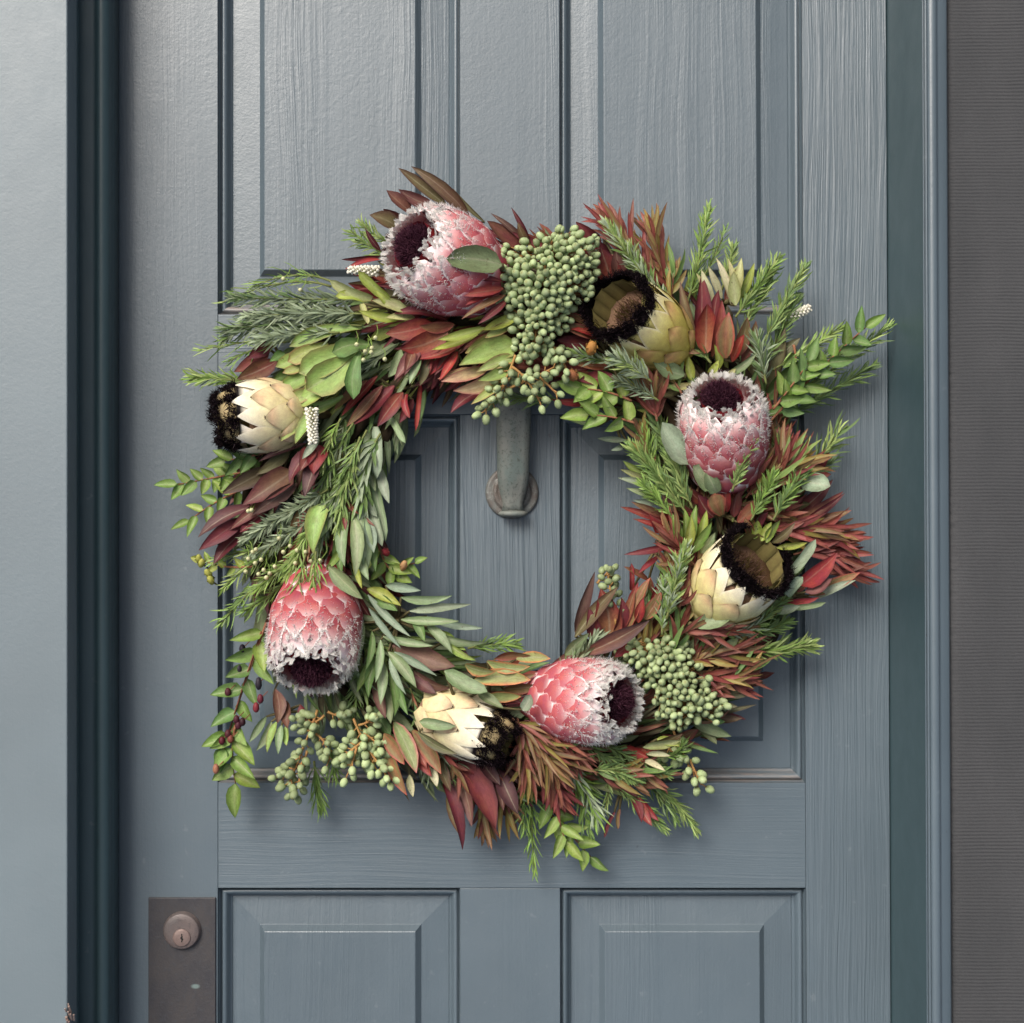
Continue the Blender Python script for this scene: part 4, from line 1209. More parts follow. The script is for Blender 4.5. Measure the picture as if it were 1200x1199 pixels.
spray('leaf_spray', 'grey green leaf bundle and brown leaves below the hanging protea', [
 (318, 846, 300, 880, 10, 'pg', 'lance', -2), (324, 846, 313, 882, 10, 'gn', 'lance', 0), (330, 850, 326, 884, 9, 'pg', 'lance', 2), (336, 850, 336, 874, 9, 'gn', 'lance', 0), (312, 840, 292, 870, 9, 'pg', 'lance', -4), (323, 808, 325, 848, 15, 'bp', 'lance', 6), (336, 822, 337, 854, 13, 'br', 'lance', 4), (352, 826, 356, 860, 13, 'mr', 'lance', 2), (362, 834, 370, 864, 12, 'dr', 'lance', 0)], 62)
spray('leaf_rosette', 'glossy red leaf bud with long olive blades at the lower inner edge', [
 (714, 748, 704, 690, 32, 'rd', 'ovate', 4), (674, 746, 724, 688, 16, 'ol', 'lance', 10), (674, 740, 697, 670, 13, 'br', 'lance', 0), (684, 766, 761, 727, 19, 'pu', 'lance', 12), (662, 768, 690, 742, 14, 'gg', 'lance', 4), (664, 776, 716, 752, 12, 'od', 'lance', 8), (720, 744, 728, 700, 18, 'mr', 'lance', 0), (700, 756, 690, 712, 16, 'mr', 'lance', 2), (740, 752, 720, 770, 20, 'rd', 'ovate', 4)], 80)
spray('leaf_rosette', 'upright red leaves with green stripes beside a grey needle sprig', [
 (736, 738, 762, 677, 15, 'rg', 'lance', 4), (756, 726, 775, 694, 15, 'rg', 'lance', 8), (742, 736, 748, 682, 13, 'rd', 'lance', 0), (730, 736, 744, 692, 11, 'rl', 'lance', 2), (764, 724, 774, 676, 12, 'rd', 'lance', -2), (748, 730, 754, 700, 11, 'rb', 'lance', 8)], 80)
spray('leaf_spray', 'red leaves under the lowest pink protea and over the rail', [
 (744, 930, 764, 968, 13, 'rd', 'lance', -4), (738, 930, 752, 964, 11, 'mr', 'lance', -8), (750, 936, 772, 962, 9, 'rd', 'lance', -10), (728, 876, 760, 888, 13, 'rb', 'lance', 4), (736, 880, 772, 878, 11, 'rb', 'lance', 2), (740, 886, 756, 892, 12, 'rd', 'lance', 2), (732, 914, 784, 922, 8, 'rl', 'lance', -6), (706, 912, 748, 934, 7, 'mr', 'lance', -8), (720, 952, 708, 982, 5, 'dr', 'strap', -16), (726, 948, 724, 972, 5, 'rl', 'strap', -16)], 68)
spray('leaf_spray', 'cream ribbon leaves under the rim of the lowest pink protea', [
 (754, 876, 798, 868, 13, 'ly', 'lance', 6), (758, 884, 786, 886, 8, 'cr', 'lance', 4), (764, 872, 800, 860, 12, 'ol', 'lance', 8), (752, 890, 780, 904, 7, 'cr', 'lance', 0), (770, 866, 796, 874, 10, 'lm', 'lance', 2)], 80)
spray('leaf_spray', 'olive and brown leaves below the right berry cluster', [
 (810, 844, 857, 863, 15, 'gg', 'lance', -2), (820, 834, 870, 842, 13, 'br', 'lance', -4), (830, 812, 876, 816, 14, 'od', 'lance', 0), (826, 796, 874, 784, 18, 'mv', 'lance', 4), (848, 806, 884, 808, 18, 'dr', 'lance', 0), (818, 850, 840, 872, 12, 'gg', 'lance', -6), (822, 838, 850, 846, 14, 'gd', 'lance', 2), (834, 826, 864, 828, 12, 'od', 'lance', 2)], 58)
spray('leaf_rosette', 'wide pinkish red leaf with olive leaves at the right edge of the wreath', [
 (938, 686, 981, 648, 23, 'rd', 'ovate', 12), (948, 698, 1008, 671, 14, 'rg', 'lance', 6), (954, 702, 1003, 680, 9, 'sg', 'lance', 4), (944, 694, 975, 678, 14, 'mv', 'lance', 10), (926, 672, 956, 632, 12, 'sg', 'strap', 18), (922, 698, 941, 676, 12, 'sg', 'strap', 18), (920, 712, 968, 706, 7, 'gg', 'strap', 4), (906, 716, 938, 710, 10, 'sg', 'lance', 2), (912, 706, 960, 700, 9, 'rd', 'lance', 2)], 74)
spray('leaf_stalk', None, [(938, 564, 973, 570, 26, 'sg', 'oval', 0, 4)], 92).__setitem__('label', 'round pale grey green leaf with a small dark hole')
spray('leaf_spray', 'pair of grey green oval leaves clasping the upward pink protea', [
 (808, 544, 776, 495, 28, 'sg', 'oval', 4), (832, 574, 812, 546, 27, 'pg', 'oval', 10), (840, 578, 828, 552, 18, 'gg', 'oval', 4)], 98)
spray('leaf_rosette', 'dark red leaves below the upward pink protea', [
 (846, 604, 836, 578, 20, 'rg', 'obov', 8), (836, 606, 818, 580, 20, 'mr', 'lance', 2), (860, 606, 866, 576, 16, 'mr', 'lance', 2), (852, 600, 852, 566, 14, 'rd', 'lance', 0), (864, 612, 890, 584, 15, 'rl', 'lance', 4), (826, 590, 806, 570, 14, 'dr', 'lance', 0)], 82)
spray('leaf_spray', 'dark maroon leaves behind the grey leaf at the right edge', [
 (924, 606, 976, 562, 18, 'dr', 'lance', -4), (930, 612, 988, 576, 13, 'mr', 'lance', -2), (936, 616, 990, 578, 9, 'dr', 'lance', 0), (944, 560, 974, 556, 16, 'dr', 'ovate', -8), (956, 548, 972, 530, 13, 'dr', 'ovate', -8), (920, 600, 950, 590, 12, 'od', 'lance', 2), (938, 612, 998, 598, 11, 'rl', 'lance', 4)], 62)
spray('leaf_spray', 'lime leaf tuft above the right cream protea', [
 (884, 632, 888, 610, 11, 'lm', 'lance', 4), (892, 634, 904, 612, 10, 'lm', 'lance', 6), (898, 636, 914, 610, 11, 'ml', 'lance', 8), (904, 636, 932, 612, 10, 'ol', 'lance', 4), (910, 642, 946, 636, 9, 'lm', 'lance', 6), (880, 628, 872, 606, 10, 'rg', 'lance', 2), (876, 632, 900, 600, 14, 'mr', 'lance', -6)], 84)
spray('leaf_spray', 'bright lime upright leaves beside the right cream protea', [
 (802, 640, 802, 596, 12, 'ml', 'lance', 4), (810, 638, 816, 592, 12, 'my', 'lance', 8), (818, 640, 828, 598, 11, 'lm', 'lance', 6), (812, 648, 834, 612, 13, 'my', 'lance', 8), (796, 640, 788, 602, 11, 'my', 'lance', 2), (822, 650, 838, 624, 11, 'pg', 'lance', 4), (806, 644, 810, 604, 12, 'lm', 'lance', 12), (826, 652, 846, 640, 8, 'sg', 'lance', 6)], 80)
spray('leaf_stalk', None, [(810, 732, 867, 711, 20, 'pg', 'lance', 0, 8)], 96).__setitem__('label', 'long grey green leaf under the right cream protea')
spray('leaf_rosette', 'red leaf bud with narrow red leaves at the inner right edge', [
 (780, 616, 760, 602, 26, 'rd', 'ovate', 0), (780, 612, 727, 594, 8, 'rd', 'lance', 2), (778, 606, 740, 588, 9, 'rl', 'lance', 4), (782, 620, 742, 608, 7, 'rd', 'lance', -2), (790, 600, 776, 580, 9, 'mv', 'lance', 8), (784, 640, 731, 650, 8, 'mr', 'lance', -2), (772, 652, 748, 672, 7, 'rd', 'lance', -4), (760, 680, 731, 664, 7, 'rl', 'lance', -6), (740, 692, 740, 660, 6, 'rd', 'strap', -8)], 76)
spray('leaf_rosette', 'upright red leaves with green centres above the upward pink protea', [
 (820, 412, 822, 322, 22, 'mr', 'lance', 0), (827, 414, 829, 356, 28, 'rb', 'lance', 14), (850, 420, 854, 366, 21, 'rg', 'lance', 16), (814, 410, 797, 330, 12, 'ol', 'lance', 6), (838, 412, 842, 340, 18, 'mr', 'lance', 4), (862, 420, 876, 372, 16, 'rl', 'lance', 6), (858, 424, 872, 392, 13, 'rb', 'lance', 10), (870, 424, 886, 376, 12, 'rl', 'lance', 0), (834, 418, 846, 352, 15, 'rd', 'lance', 8), (804, 412, 796, 366, 13, 'od', 'lance', 0)], 74)
spray('leaf_spray', 'pale yellow green leaf tuft above the upright red leaves', [
 (856, 356, 839, 302, 9, 'cr', 'lance', 2), (858, 350, 853, 303, 9, 'ly', 'lance', 6), (860, 350, 869, 302, 12, 'ly', 'lance', 8), (866, 352, 884, 308, 10, 'lm', 'lance', 4), (846, 350, 830, 312, 9, 'cr', 'lance', 0), (838, 352, 816, 320, 9, 'ly', 'lance', -2), (862, 358, 860, 318, 14, 'ly', 'lance', 12), (850, 354, 870, 308, 9, 'rl', 'lance', -2), (836, 358, 822, 316, 10, 'cr', 'lance', 4)], 72)
spray('leaf_spray', 'lime ribbon leaves crowning the upward pink protea', [
 (840, 436, 837, 404, 11, 'lm', 'lance', 6), (848, 440, 887, 413, 9, 'pg', 'lance', 8), (812, 446, 807, 418, 13, 'lm', 'lance', 6), (830, 444, 842, 422, 12, 'lm', 'lance', 8), (806, 444, 767, 442, 8, 'lm', 'lance', 4), (816, 450, 776, 454, 8, 'ly', 'lance', 4), (852, 446, 862, 432, 10, 'ly', 'lance', 4), (800, 456, 772, 466, 8, 'od', 'lance', 2)], 74)
spray('leaf_spray', 'dark red leaves between the berry cluster and the yellow green protea', [
 (700, 292, 675, 260, 20, 'mr', 'ovate', 0), (716, 330, 704, 290, 30, 'mr', 'ovate', 4), (726, 328, 722, 290, 17, 'bp', 'lance', 2), (704, 352, 690, 320, 18, 'dr', 'lance', -4)], 64)
spray('leaf_spray', 'orange red leaves below the yellow green protea', [
 (706, 384, 664, 366, 12, 'rg', 'lance', 4), (700, 396, 656, 380, 14, 'rl', 'lance', 2), (690, 400, 652, 398, 16, 'mr', 'lance', 0), (704, 398, 668, 386, 10, 'rb', 'lance', 6), (690, 432, 622, 430, 15, 'mr', 'lance', 4), (724, 444, 678, 446, 18, 'mr', 'lance', 8), (700, 440, 662, 440, 12, 'rl', 'lance', 6), (712, 430, 676, 428, 13, 'rl', 'lance', 4), (796, 402, 820, 414, 8, 'rl', 'lance', 6)], 76)
spray('leaf_spray', 'red twisted leaves at the inner upper right edge', [
 (700, 468, 646, 468, 10, 'rd', 'lance', 0), (698, 474, 660, 492, 8, 'rd', 'lance', -2), (714, 466, 674, 470, 9, 'rl', 'lance', 4), (738, 470, 718, 452, 8, 'mr', 'strap', 4), (744, 480, 728, 462, 7, 'rd', 'strap', 2), (700, 500, 660, 490, 10, 'pg', 'lance', -4), (734, 516, 700, 514, 7, 'sg', 'lance', -4), (730, 524, 716, 528, 6, 'sg', 'lance', -4)], 66)
spray('leaf_stalk', None, [(802, 440, 763, 419, 20, 'gg', 'lance', 0, 6)], 92).__setitem__('label', 'grey green leaf below the yellow green protea')
spray('leaf_spray', 'broad dark green leaves beside the upward pink protea', [
 (896, 470, 944, 420, 24, 'gd', 'lance', 0), (902, 458, 920, 384, 16, 'od', 'lance', -6), (908, 480, 948, 446, 20, 'gd', 'lance', -4), (900, 440, 938, 396, 18, 'od', 'lance', -8)], 60)
spray('leaf_spray', 'pale lime leaf tips poking into the ring at the right', [
 (762, 566, 727, 550, 8, 'ly', 'lance', 2), (764, 572, 724, 560, 8, 'sg', 'lance', 0), (768, 580, 734, 572, 8, 'pg', 'lance', 2), (772, 588, 742, 586, 8, 'sg', 'lance', 0), (760, 556, 730, 540, 8, 'ml', 'lance', 2)], 70)

# ------------------------------------------------------------------ leafy twigs
twig([(318, 548), (270, 556), (208, 568)], 15, 24, 12, ['my', 'ml', 'my'], 62, -18, 'leafy twig with small bright green leaves reaching over the left door stile')
twig([(300, 568), (260, 580), (222, 610)], 9, 24, 11, ['my', 'ml'], 60, -16, 'lower leafy twig with a bare brown tip over the left door stile')
twig([(312, 530), (290, 536), (264, 540)], 6, 26, 13, ['my', 'gd'], 70, -6, 'short leafy twig under the left cream protea')
twig([(296, 664), (262, 668), (236, 656)], 6, 15, 8, ['lm', 'ml'], 58, -10, 'small yellow green twig tip at the left edge')
twig([(442, 634), (450, 664), (462, 672)], 6, 26, 12, ['my', 'ml'], 66, -6, 'small leafy twig with red buds at the inner left edge', ang=55)
twig([(460, 660), (470, 664), (486, 660)], 4, 20, 9, ['my', 'ml'], 60, -4, 'smallest leafy twig at the inner left edge')
twig([(312, 730), (292, 785), (262, 876)], 12, 34, 17, ['my', 'ml', 'gd'], 62, -12, 'leafy twig with dark berries hanging beside the pink protea', from_=.1)
twig([(276, 850), (268, 880), (276, 918)], 7, 36, 17, ['ml', 'my'], 58, -14, 'drooping leafy twig end at the lower left')
twig([(900, 497), (950, 440), (1014, 384)], 15, 28, 13, ['my', 'my', 'gd'], 66, -8, 'leafy twig with a reddish stem reaching out at the upper right')
twig([(906, 480), (930, 450), (948, 424)], 8, 30, 14, ['gd', 'my'], 72, -4, 'dark leafy twig beside the upward pink protea')
twig([(740, 470), (712, 456), (682, 456)], 7, 30, 17, ['ml', 'my'], 82, 2, 'bright green leafy twig at the inner upper right edge')
twig([(744, 496), (724, 488), (690, 486)], 6, 32, 17, ['ml', 'my'], 80, 2, 'lower bright green leafy twig at the inner upper right edge')
twig([(640, 932), (658, 968), (692, 1004)], 8, 30, 14, ['ml', 'my'], 46, -14, 'leafy twig hanging lowest under the wreath')
twig([(654, 950), (656, 972), (664, 986)], 4, 30, 13, ['ml'], 52, -6, 'short leafy twig hanging under the wreath')
twig([(930, 404), (940, 440), (910, 500)], 6, 24, 12, ['gd', 'my'], 58, -2, 'shaded leafy twig behind the upward pink protea')

# ------------------------------------------------------------------ needle sprigs
S = sprig
S([(432, 352), (350, 350), (272, 349)], 110, 26, 2.6, ['gg', 'gg', 'dg'], 32, 66, -14, label='grey green needle sprig, uppermost of the left bundle')
S([(428, 368), (360, 366), (288, 371)], 120, 26, 2.8, ['gg', 'sg', 'gg'], 32, 78, -16)
S([(424, 382), (350, 376), (262, 386)], 120, 28, 2.8, ['gg', 'gg', 'dg'], 32, 70, -16)
S([(398, 390), (350, 388), (300, 400)], 90, 24, 2.6, ['gg', 'sg'], 34, 80, -10)
S([(410, 362), (330, 352), (262, 398)], 90, 26, 2.4, ['gg', 'g'], 30, 58, -14)
S([(392, 332), (350, 310), (292, 338)], 22, 26, 1.8, ['bg', 'g'], 26, 60, -14, label='thin wispy green sprig arching at the upper left')
S([(388, 336), (340, 318), (262, 354)], 18, 28, 1.8, ['bg', 'lg'], 22, 56, -14)
S([(350, 388), (300, 400), (232, 410)], 24, 26, 1.8, ['bg', 'lg'], 22, 56, -14)
S([(340, 400), (300, 404), (268, 424)], 20, 22, 1.8, ['bg', 'g'], 26, 60, -12)
S([(300, 448), (262, 444), (224, 442)], 60, 24, 2.4, ['lg', 'bg'], 30, 52, -8, label='bright needle sprig tip above the left cream protea')
S([(470, 306), (440, 296), (412, 272)], 46, 22, 2.4, ['lg', 'g'], 34, 54, -8, label='needle sprig tip left of the top pink protea')
S([(460, 286), (436, 276), (424, 262)], 30, 18, 2.2, ['g', 'lg'], 34, 48, -4)
S([(384, 574), (340, 600), (286, 632)], 130, 20, 2.6, ['gg', 'sg', 'gg'], 36, 84, -12, label='feathery grey green sprig reaching down left')
S([(392, 594), (350, 618), (296, 652)], 110, 20, 2.4, ['sg', 'gg', 'gg'], 34, 84, -12)
S([(430, 504), (400, 560), (370, 650)], 130, 28, 2.8, ['g', 'gg', 'g'], 26, 88, -6, label='long green feathery sprig sweeping down inside the left of the ring')
S([(422, 512), (404, 560), (396, 622)], 90, 26, 2.8, ['lg', 'g'], 24, 92, -6)
S([(414, 496), (384, 540), (368, 604)], 90, 26, 2.8, ['g', 'gg'], 26, 80, -4)
S([(446, 508), (424, 540), (424, 600)], 80, 30, 4.2, ['sg', 'g'], 22, 82, 0)
S([(400, 490), (386, 512), (378, 548)], 40, 20, 2.4, ['bg', 'lg'], 28, 88, 2)
S([(368, 612), (352, 640), (338, 672)], 80, 26, 2.2, ['bg', 'lg'], 24, 84, -2)
S([(360, 636), (330, 670), (300, 690)], 60, 22, 2.0, ['bg', 'lg', 'g'], 28, 80, -6, label='fine waxflower foliage above the hanging pink protea')
S([(340, 640), (300, 650), (262, 690)], 44, 22, 2.0, ['bg', 'lg'], 28, 66, -14)
S([(330, 662), (292, 690), (258, 732)], 40, 24, 2.0, ['bg', 'g'], 26, 62, -14)
S([(320, 650), (280, 640), (250, 660)], 36, 20, 1.9, ['bg', 'lg'], 30, 62, -10)
S([(344, 672), (318, 700), (286, 716)], 40, 22, 2.0, ['bg', 'g'], 28, 64, -8)
S([(370, 646), (370, 680), (360, 712)], 44, 24, 2.0, ['bg', 'lg'], 22, 110, 6, label='needle sprig hanging over the top of the hanging pink protea')
S([(358, 650), (350, 680), (342, 720)], 30, 24, 2.0, ['bg', 'g'], 24, 104, 4)
S([(424, 770), (420, 800), (414, 836)], 60, 20, 2.2, ['dg', 'g'], 34, 66, -4)
S([(368, 892), (370, 915), (375, 940)], 50, 30, 2.0, ['g', 'bg'], 16, 40, -6, label='needle sprig hanging below the lower left berries')
S([(386, 872), (390, 890), (392, 905)], 30, 26, 2.0, ['g', 'bg'], 18, 44, -4)
S([(496, 806), (508, 816), (520, 836)], 50, 18, 2.2, ['bg', 'g'], 32, 76, 0)
S([(480, 806), (490, 826), (498, 850)], 40, 22, 3.6, ['dg', 'ro'], 28, 72, 0)
S([(548, 760), (570, 754), (604, 756)], 50, 22, 2.6, ['bg', 'dg'], 26, 64, 0, label='small green sprig at the bottom inner edge')
S([(660, 788), (690, 762), (700, 744)], 46, 22, 3.0, ['gg', 'sg', 'gg'], 30, 82, -2)
S([(654, 800), (668, 782), (676, 770)], 40, 20, 2.6, ['dg', 'gg'], 34, 78, 0)
S([(622, 900), (622, 960), (626, 1020)], 44, 26, 2.0, ['bg', 'bg'], 22, 46, -14, label='thin bright needle sprig hanging lowest under the wreath')
S([(630, 890), (610, 930), (614, 970)], 44, 24, 2.2, ['g', 'bg'], 28, 56, -10)
S([(656, 886), (684, 912), (700, 962)], 60, 30, 3.0, ['sg', 'sg', 'bg'], 26, 66, -14, label='silvery needle sprig hanging at the bottom')
S([(668, 888), (672, 920), (692, 976)], 50, 26, 2.4, ['bg', 'g'], 22, 56, -14)
S([(670, 862), (710, 886), (748, 912)], 110, 20, 2.2, ['dg', 'g', 'dg'], 34, 76, -8, label='dark green needle sprig under the lowest pink protea')
S([(704, 872), (742, 888), (780, 908)], 90, 20, 2.2, ['g', 'dg'], 32, 70, -8)
S([(700, 904), (736, 928), (778, 970)], 100, 24, 2.2, ['g', 'lg', 'g'], 24, 64, -18, label='long needle sprig hanging across the rail at lower right')
S([(750, 912), (788, 930), (816, 973)], 70, 22, 2.2, ['g', 'lg'], 24, 50, -18)
S([(730, 900), (770, 920), (792, 962)], 50, 22, 2.2, ['dg', 'g'], 26, 46, -14)
S([(776, 886), (796, 888), (802, 870)], 30, 16, 2.0, ['bg', 'g'], 34, 64, -2)
S([(712, 914), (716, 940), (700, 968)], 22, 18, 2.0, ['g', 'lg'], 30, 48, -8)
S([(781, 726), (790, 690), (803, 640)], 130, 20, 2.8, ['lg', 'g', 'sg'], 34, 92, 2, label='bright needle sprig standing beside the right cream protea')
S([(776, 744), (776, 710), (778, 680)], 70, 18, 2.6, ['sg', 'g'], 34, 88, 0)
S([(806, 604), (776, 560), (740, 524)], 150, 26, 2.6, ['g', 'lg', 'g'], 26, 80, -8, label='long green needle sprig slanting up to the inner right edge')
S([(812, 596), (794, 560), (786, 520)], 110, 24, 2.6, ['g', 'dg', 'lg'], 26, 86, -4)
S([(784, 590), (764, 556), (756, 508)], 90, 24, 2.6, ['g', 'bg'], 26, 72, -6)
S([(800, 566), (776, 520), (764, 478)], 80, 26, 3.0, ['dg', 'g'], 24, 66, -4)
S([(790, 610), (776, 588), (752, 566)], 60, 20, 2.4, ['bg', 'g'], 28, 82, -4)
S([(858, 576), (868, 545), (884, 508)], 110, 17, 2.4, ['g', 'lg'], 30, 116, 6, label='needle sprig standing over the upward pink protea')
S([(880, 610), (896, 580), (906, 558)], 80, 20, 2.6, ['g', 'bg'], 30, 92, 0)
S([(906, 610), (922, 578), (942, 554)], 90, 22, 2.6, ['g', 'bg', 'dg'], 28, 94, 0, label='needle sprig standing before the grey round leaf')
S([(944, 556), (966, 530), (984, 506)], 30, 34, 3.0, ['dg', 'lg'], 30, 56, -10, label='needle sprig tip over the right door stile')
S([(940, 566), (960, 552), (976, 540)], 20, 26, 2.6, ['dg'], 30, 44, -6)
S([(840, 744), (870, 742), (888, 732)], 70, 22, 2.6, ['g', 'sg'], 32, 76, -6)
S([(866, 748), (902, 742), (922, 728)], 60, 20, 2.6, ['dg', 'g'], 32, 60, -8)
S([(876, 764), (914, 764), (950, 756)], 70, 26, 2.8, ['bg', 'lg'], 30, 58, -12, label='bright needle sprig reaching over the right panel edge')
S([(790, 366), (750, 320), (710, 262)], 110, 22, 2.8, ['lg', 'g', 'sg'], 32, 86, -8, label='pale green needle sprig above the yellow green protea')
S([(772, 352), (748, 316), (738, 290)], 60, 20, 2.6, ['sg', 'lg'], 32, 80, -6)
S([(806, 354), (822, 300), (830, 244)], 100, 22, 2.4, ['bg', 'lg', 'g'], 28, 56, -12, label='needle sprig rising highest at the upper right')
S([(820, 330), (836, 310), (850, 268)], 34, 18, 1.8, ['g'], 28, 46, -8)
S([(846, 340), (856, 310), (858, 290)], 50, 18, 2.4, ['g', 'lg'], 30, 54, -6)
S([(862, 372), (886, 338), (912, 304)], 100, 22, 2.4, ['lg', 'g', 'bg'], 28, 76, -12, label='needle sprig reaching up beside the pale leaf tuft')
S([(870, 384), (892, 352), (906, 318)], 70, 20, 2.4, ['g', 'lg'], 28, 68, -10)
S([(896, 400), (916, 362), (944, 312)], 110, 22, 2.4, ['g', 'dg', 'lg'], 28, 66, -14, label='needle sprig reaching up at the far upper right')
S([(892, 432), (916, 392), (934, 350)], 80, 22, 2.4, ['dg', 'g'], 30, 58, -10)
S([(898, 450), (892, 420), (888, 396)], 60, 22, 2.4, ['gg', 'dg', 'sg'], 36, 82, 0)
S([(900, 480), (970, 440), (1040, 384)], 130, 26, 2.2, ['g', 'lg', 'dg'], 26, 54, -14, label='long needle sprig reaching furthest right towards the door frame')
S([(905, 434), (950, 408), (984, 386)], 60, 24, 2.2, ['bg', 'lg'], 24, 60, -12)
S([(916, 490), (970, 462), (1020, 430)], 90, 26, 2.2, ['dg', 'g'], 26, 44, -12)
S([(930, 440), (960, 420), (1000, 408)], 50, 22, 2.2, ['g', 'dg'], 28, 48, -8)
S([(764, 448), (744, 428), (720, 420)], 80, 22, 2.6, ['sg', 'lg', 'sg'], 40, 110, 2, label='pale grey green sprig curling over the yellow green protea')
S([(772, 470), (748, 452), (722, 446)], 50, 18, 2.2, ['sg', 'gg'], 36, 92, 0)
S([(716, 424), (694, 420), (672, 414)], 40, 18, 2.4, ['sg', 'g'], 34, 84, 0)
S([(660, 470), (620, 462), (580, 470)], 50, 22, 2.2, ['dg', 'g'], 30, 60, -2)

# narrow red, olive and bronze leaves in fans
def fan(pts, n, ln, w, cols, ang=26, d=74, tipd=-6, label=None, **k):
    return sprig(pts, int(n * 1.5), ln, w * .74, cols, ang, d, tipd, label=label, name='narrow_leaf_fan', stemc='#7c5440', **k)
fan([(783, 354), (746, 300), (712, 256)], 34, 52, 8, ['rl', 'ro', 'rr', 'rl'], 24, 66, -14, 'dark red narrow leaf fan rising at the top right')
fan([(790, 352), (770, 300), (764, 270)], 26, 50, 8, ['rl', 'ro', 'ol'], 22, 62, -10)
fan([(784, 360), (790, 330), (789, 320)], 7, 40, 8, ['ol', 'g'], 20, 72, -4)
fan([(884, 578), (912, 558), (930, 544)], 34, 52, 8.5, ['rl', 'ro', 'rp', 'ol', 'lg'], 34, 82, -4, 'red and olive narrow leaf fan beside the upward pink protea')
fan([(874, 584), (890, 560), (898, 548)], 24, 44, 8, ['rl', 'rl', 'ro'], 30, 74, -4)
fan([(896, 622), (946, 618), (984, 628)], 46, 50, 9, ['rr', 'rp', 'rl', 'ro', 'ol'], 26, 74, -12, 'red narrow leaf fan at the right edge, above the pinkish red leaf')
fan([(930, 650), (964, 640), (984, 648)], 30, 44, 8, ['rr', 'rp', 'rl'], 24, 60, -8)
fan([(950, 668), (984, 668), (1000, 670)], 14, 40, 7, ['rr', 'rl'], 22, 46, -6)
fan([(850, 592), (880, 600), (920, 604)], 30, 40, 9, ['rl', 'ro', 'ol'], 32, 70, -4)
fan([(790, 742), (830, 738), (852, 730)], 26, 44, 8, ['rp', 'rl', 'ro'], 28, 84, -4, 'red and olive narrow leaves below the right cream protea')
fan([(806, 776), (846, 768), (866, 756)], 26, 46, 8, ['rl', 'ro', 'ol'], 28, 72, -8)
fan([(810, 786), (840, 798), (862, 796)], 20, 44, 8.5, ['rl', 'mrx', 'ro'] if 'mrx' in NCL else ['rl', 'ro', 'rr'], 26, 66, -6)
fan([(796, 712), (800, 700), (812, 690)], 16, 30, 7, ['rl', 'ro'], 34, 84, -2)
fan([(600, 842), (630, 866), (650, 900)], 56, 48, 6.5, ['rl', 'ro', 'ro', 'ol'], 34, 92, -10, 'dense olive red narrow leaf fan beside the pale cream protea')
fan([(606, 842), (618, 880), (620, 910)], 44, 44, 6.5, ['ro', 'rl', 'ol'], 30, 86, -12)
fan([(620, 846), (654, 860), (676, 884)], 40, 44, 6.5, ['rl', 'rl', 'ro'], 28, 84, -8)
fan([(636, 880), (648, 910), (654, 930)], 26, 44, 8, ['rl', 'rr'], 24, 74, -10)
fan([(550, 900), (566, 940), (566, 960)], 18, 48, 8, ['ol', 'ro', 'rl'], 18, 44, -10, 'olive narrow leaves hanging lowest below the purple red leaves')
fan([(576, 900), (590, 930), (596, 948)], 20, 46, 8, ['ro', 'rl', 'ol'], 22, 50, -10)
fan([(770, 494), (766, 470), (768, 456)], 20, 42, 8, ['rl', 'ro'], 24, 78, -2, 'short red narrow leaf fan left of the upward pink protea')
fan([(660, 440), (640, 428), (624, 428)], 12, 36, 8, ['rl', 'rr'], 28, 70, 0)
fan([(764, 560), (760, 530), (752, 508)], 14, 36, 7, ['ol', 'ro', 'g'], 26, 68, -4)

# loose ends: short fans and sprigs that stick out between the bunches
FANC = {'red': ['rl', 'ro', 'rr'], 'mix': ['rl', 'ol', 'g', 'ro'], 'grn': ['g', 'dg', 'lg'], 'gry': ['gg', 'sg', 'dg']}
for a, kind, num in ((8, 'red', 4), (-14, 'red', 4), (-34, 'mix', 4), (-58, 'mix', 3), (-80, 'mix', 3), (-104, 'red', 2), (-128, 'gry', 2), (-150, 'grn', 3), (166, 'red', 2), (140, 'gry', 2), (104, 'red', 2), (70, 'red', 2), (50, 'grn', 3), (26, 'mix', 4)):
    for _ in range(num * 2):
        aa = R(a + rng.uniform(-13, 13)); r0 = rng.uniform(205, 318)
        out = (r0 - 258) / 60
        t = aa + math.pi / 2 - R(out * rng.uniform(20, 50) + rng.uniform(-20, 20))
        x0, y0 = WC[0] + r0 * math.cos(aa), WC[1] - r0 * math.sin(aa)
        ln = rng.uniform(34, 62)
        x1, y1 = x0 + ln * math.cos(t), y0 - ln * math.sin(t)
        if not 168 < math.hypot(x1 - WC[0], y1 - WC[1]) < 372: continue
        if any(math.hypot((x0 + x1) / 2 - mx, (y0 + y1) / 2 - my) < 58 or math.hypot(x1 - mx, y1 - my) < 48 for mx, my in ((726, 360), (886, 656), (484, 287), (846, 468), (364, 782), (726, 823), (270, 489), (575, 862), (640, 340))): continue
        bend = rng.uniform(-10, 10)
        pts = [(x0, y0), ((x0 + x1) / 2 + bend * math.sin(t), (y0 + y1) / 2 + bend * math.cos(t)), (x1, y1)]
        if kind in ('red', 'mix'):
            fan(pts, rng.randrange(9, 18), rng.uniform(30, 48), rng.uniform(6, 9), FANC[kind], rng.uniform(22, 36), rng.uniform(56, 80), rng.uniform(-12, 4))
        S(pts if kind in ('grn', 'gry') else [(x, y + rng.uniform(-14, 14)) for x, y in pts], rng.randrange(30, 60), rng.uniform(18, 26), rng.uniform(1.8, 2.6), FANC['gry' if kind == 'gry' else 'grn'], rng.uniform(24, 36), rng.uniform(52, 78), rng.uniform(-14, 2))

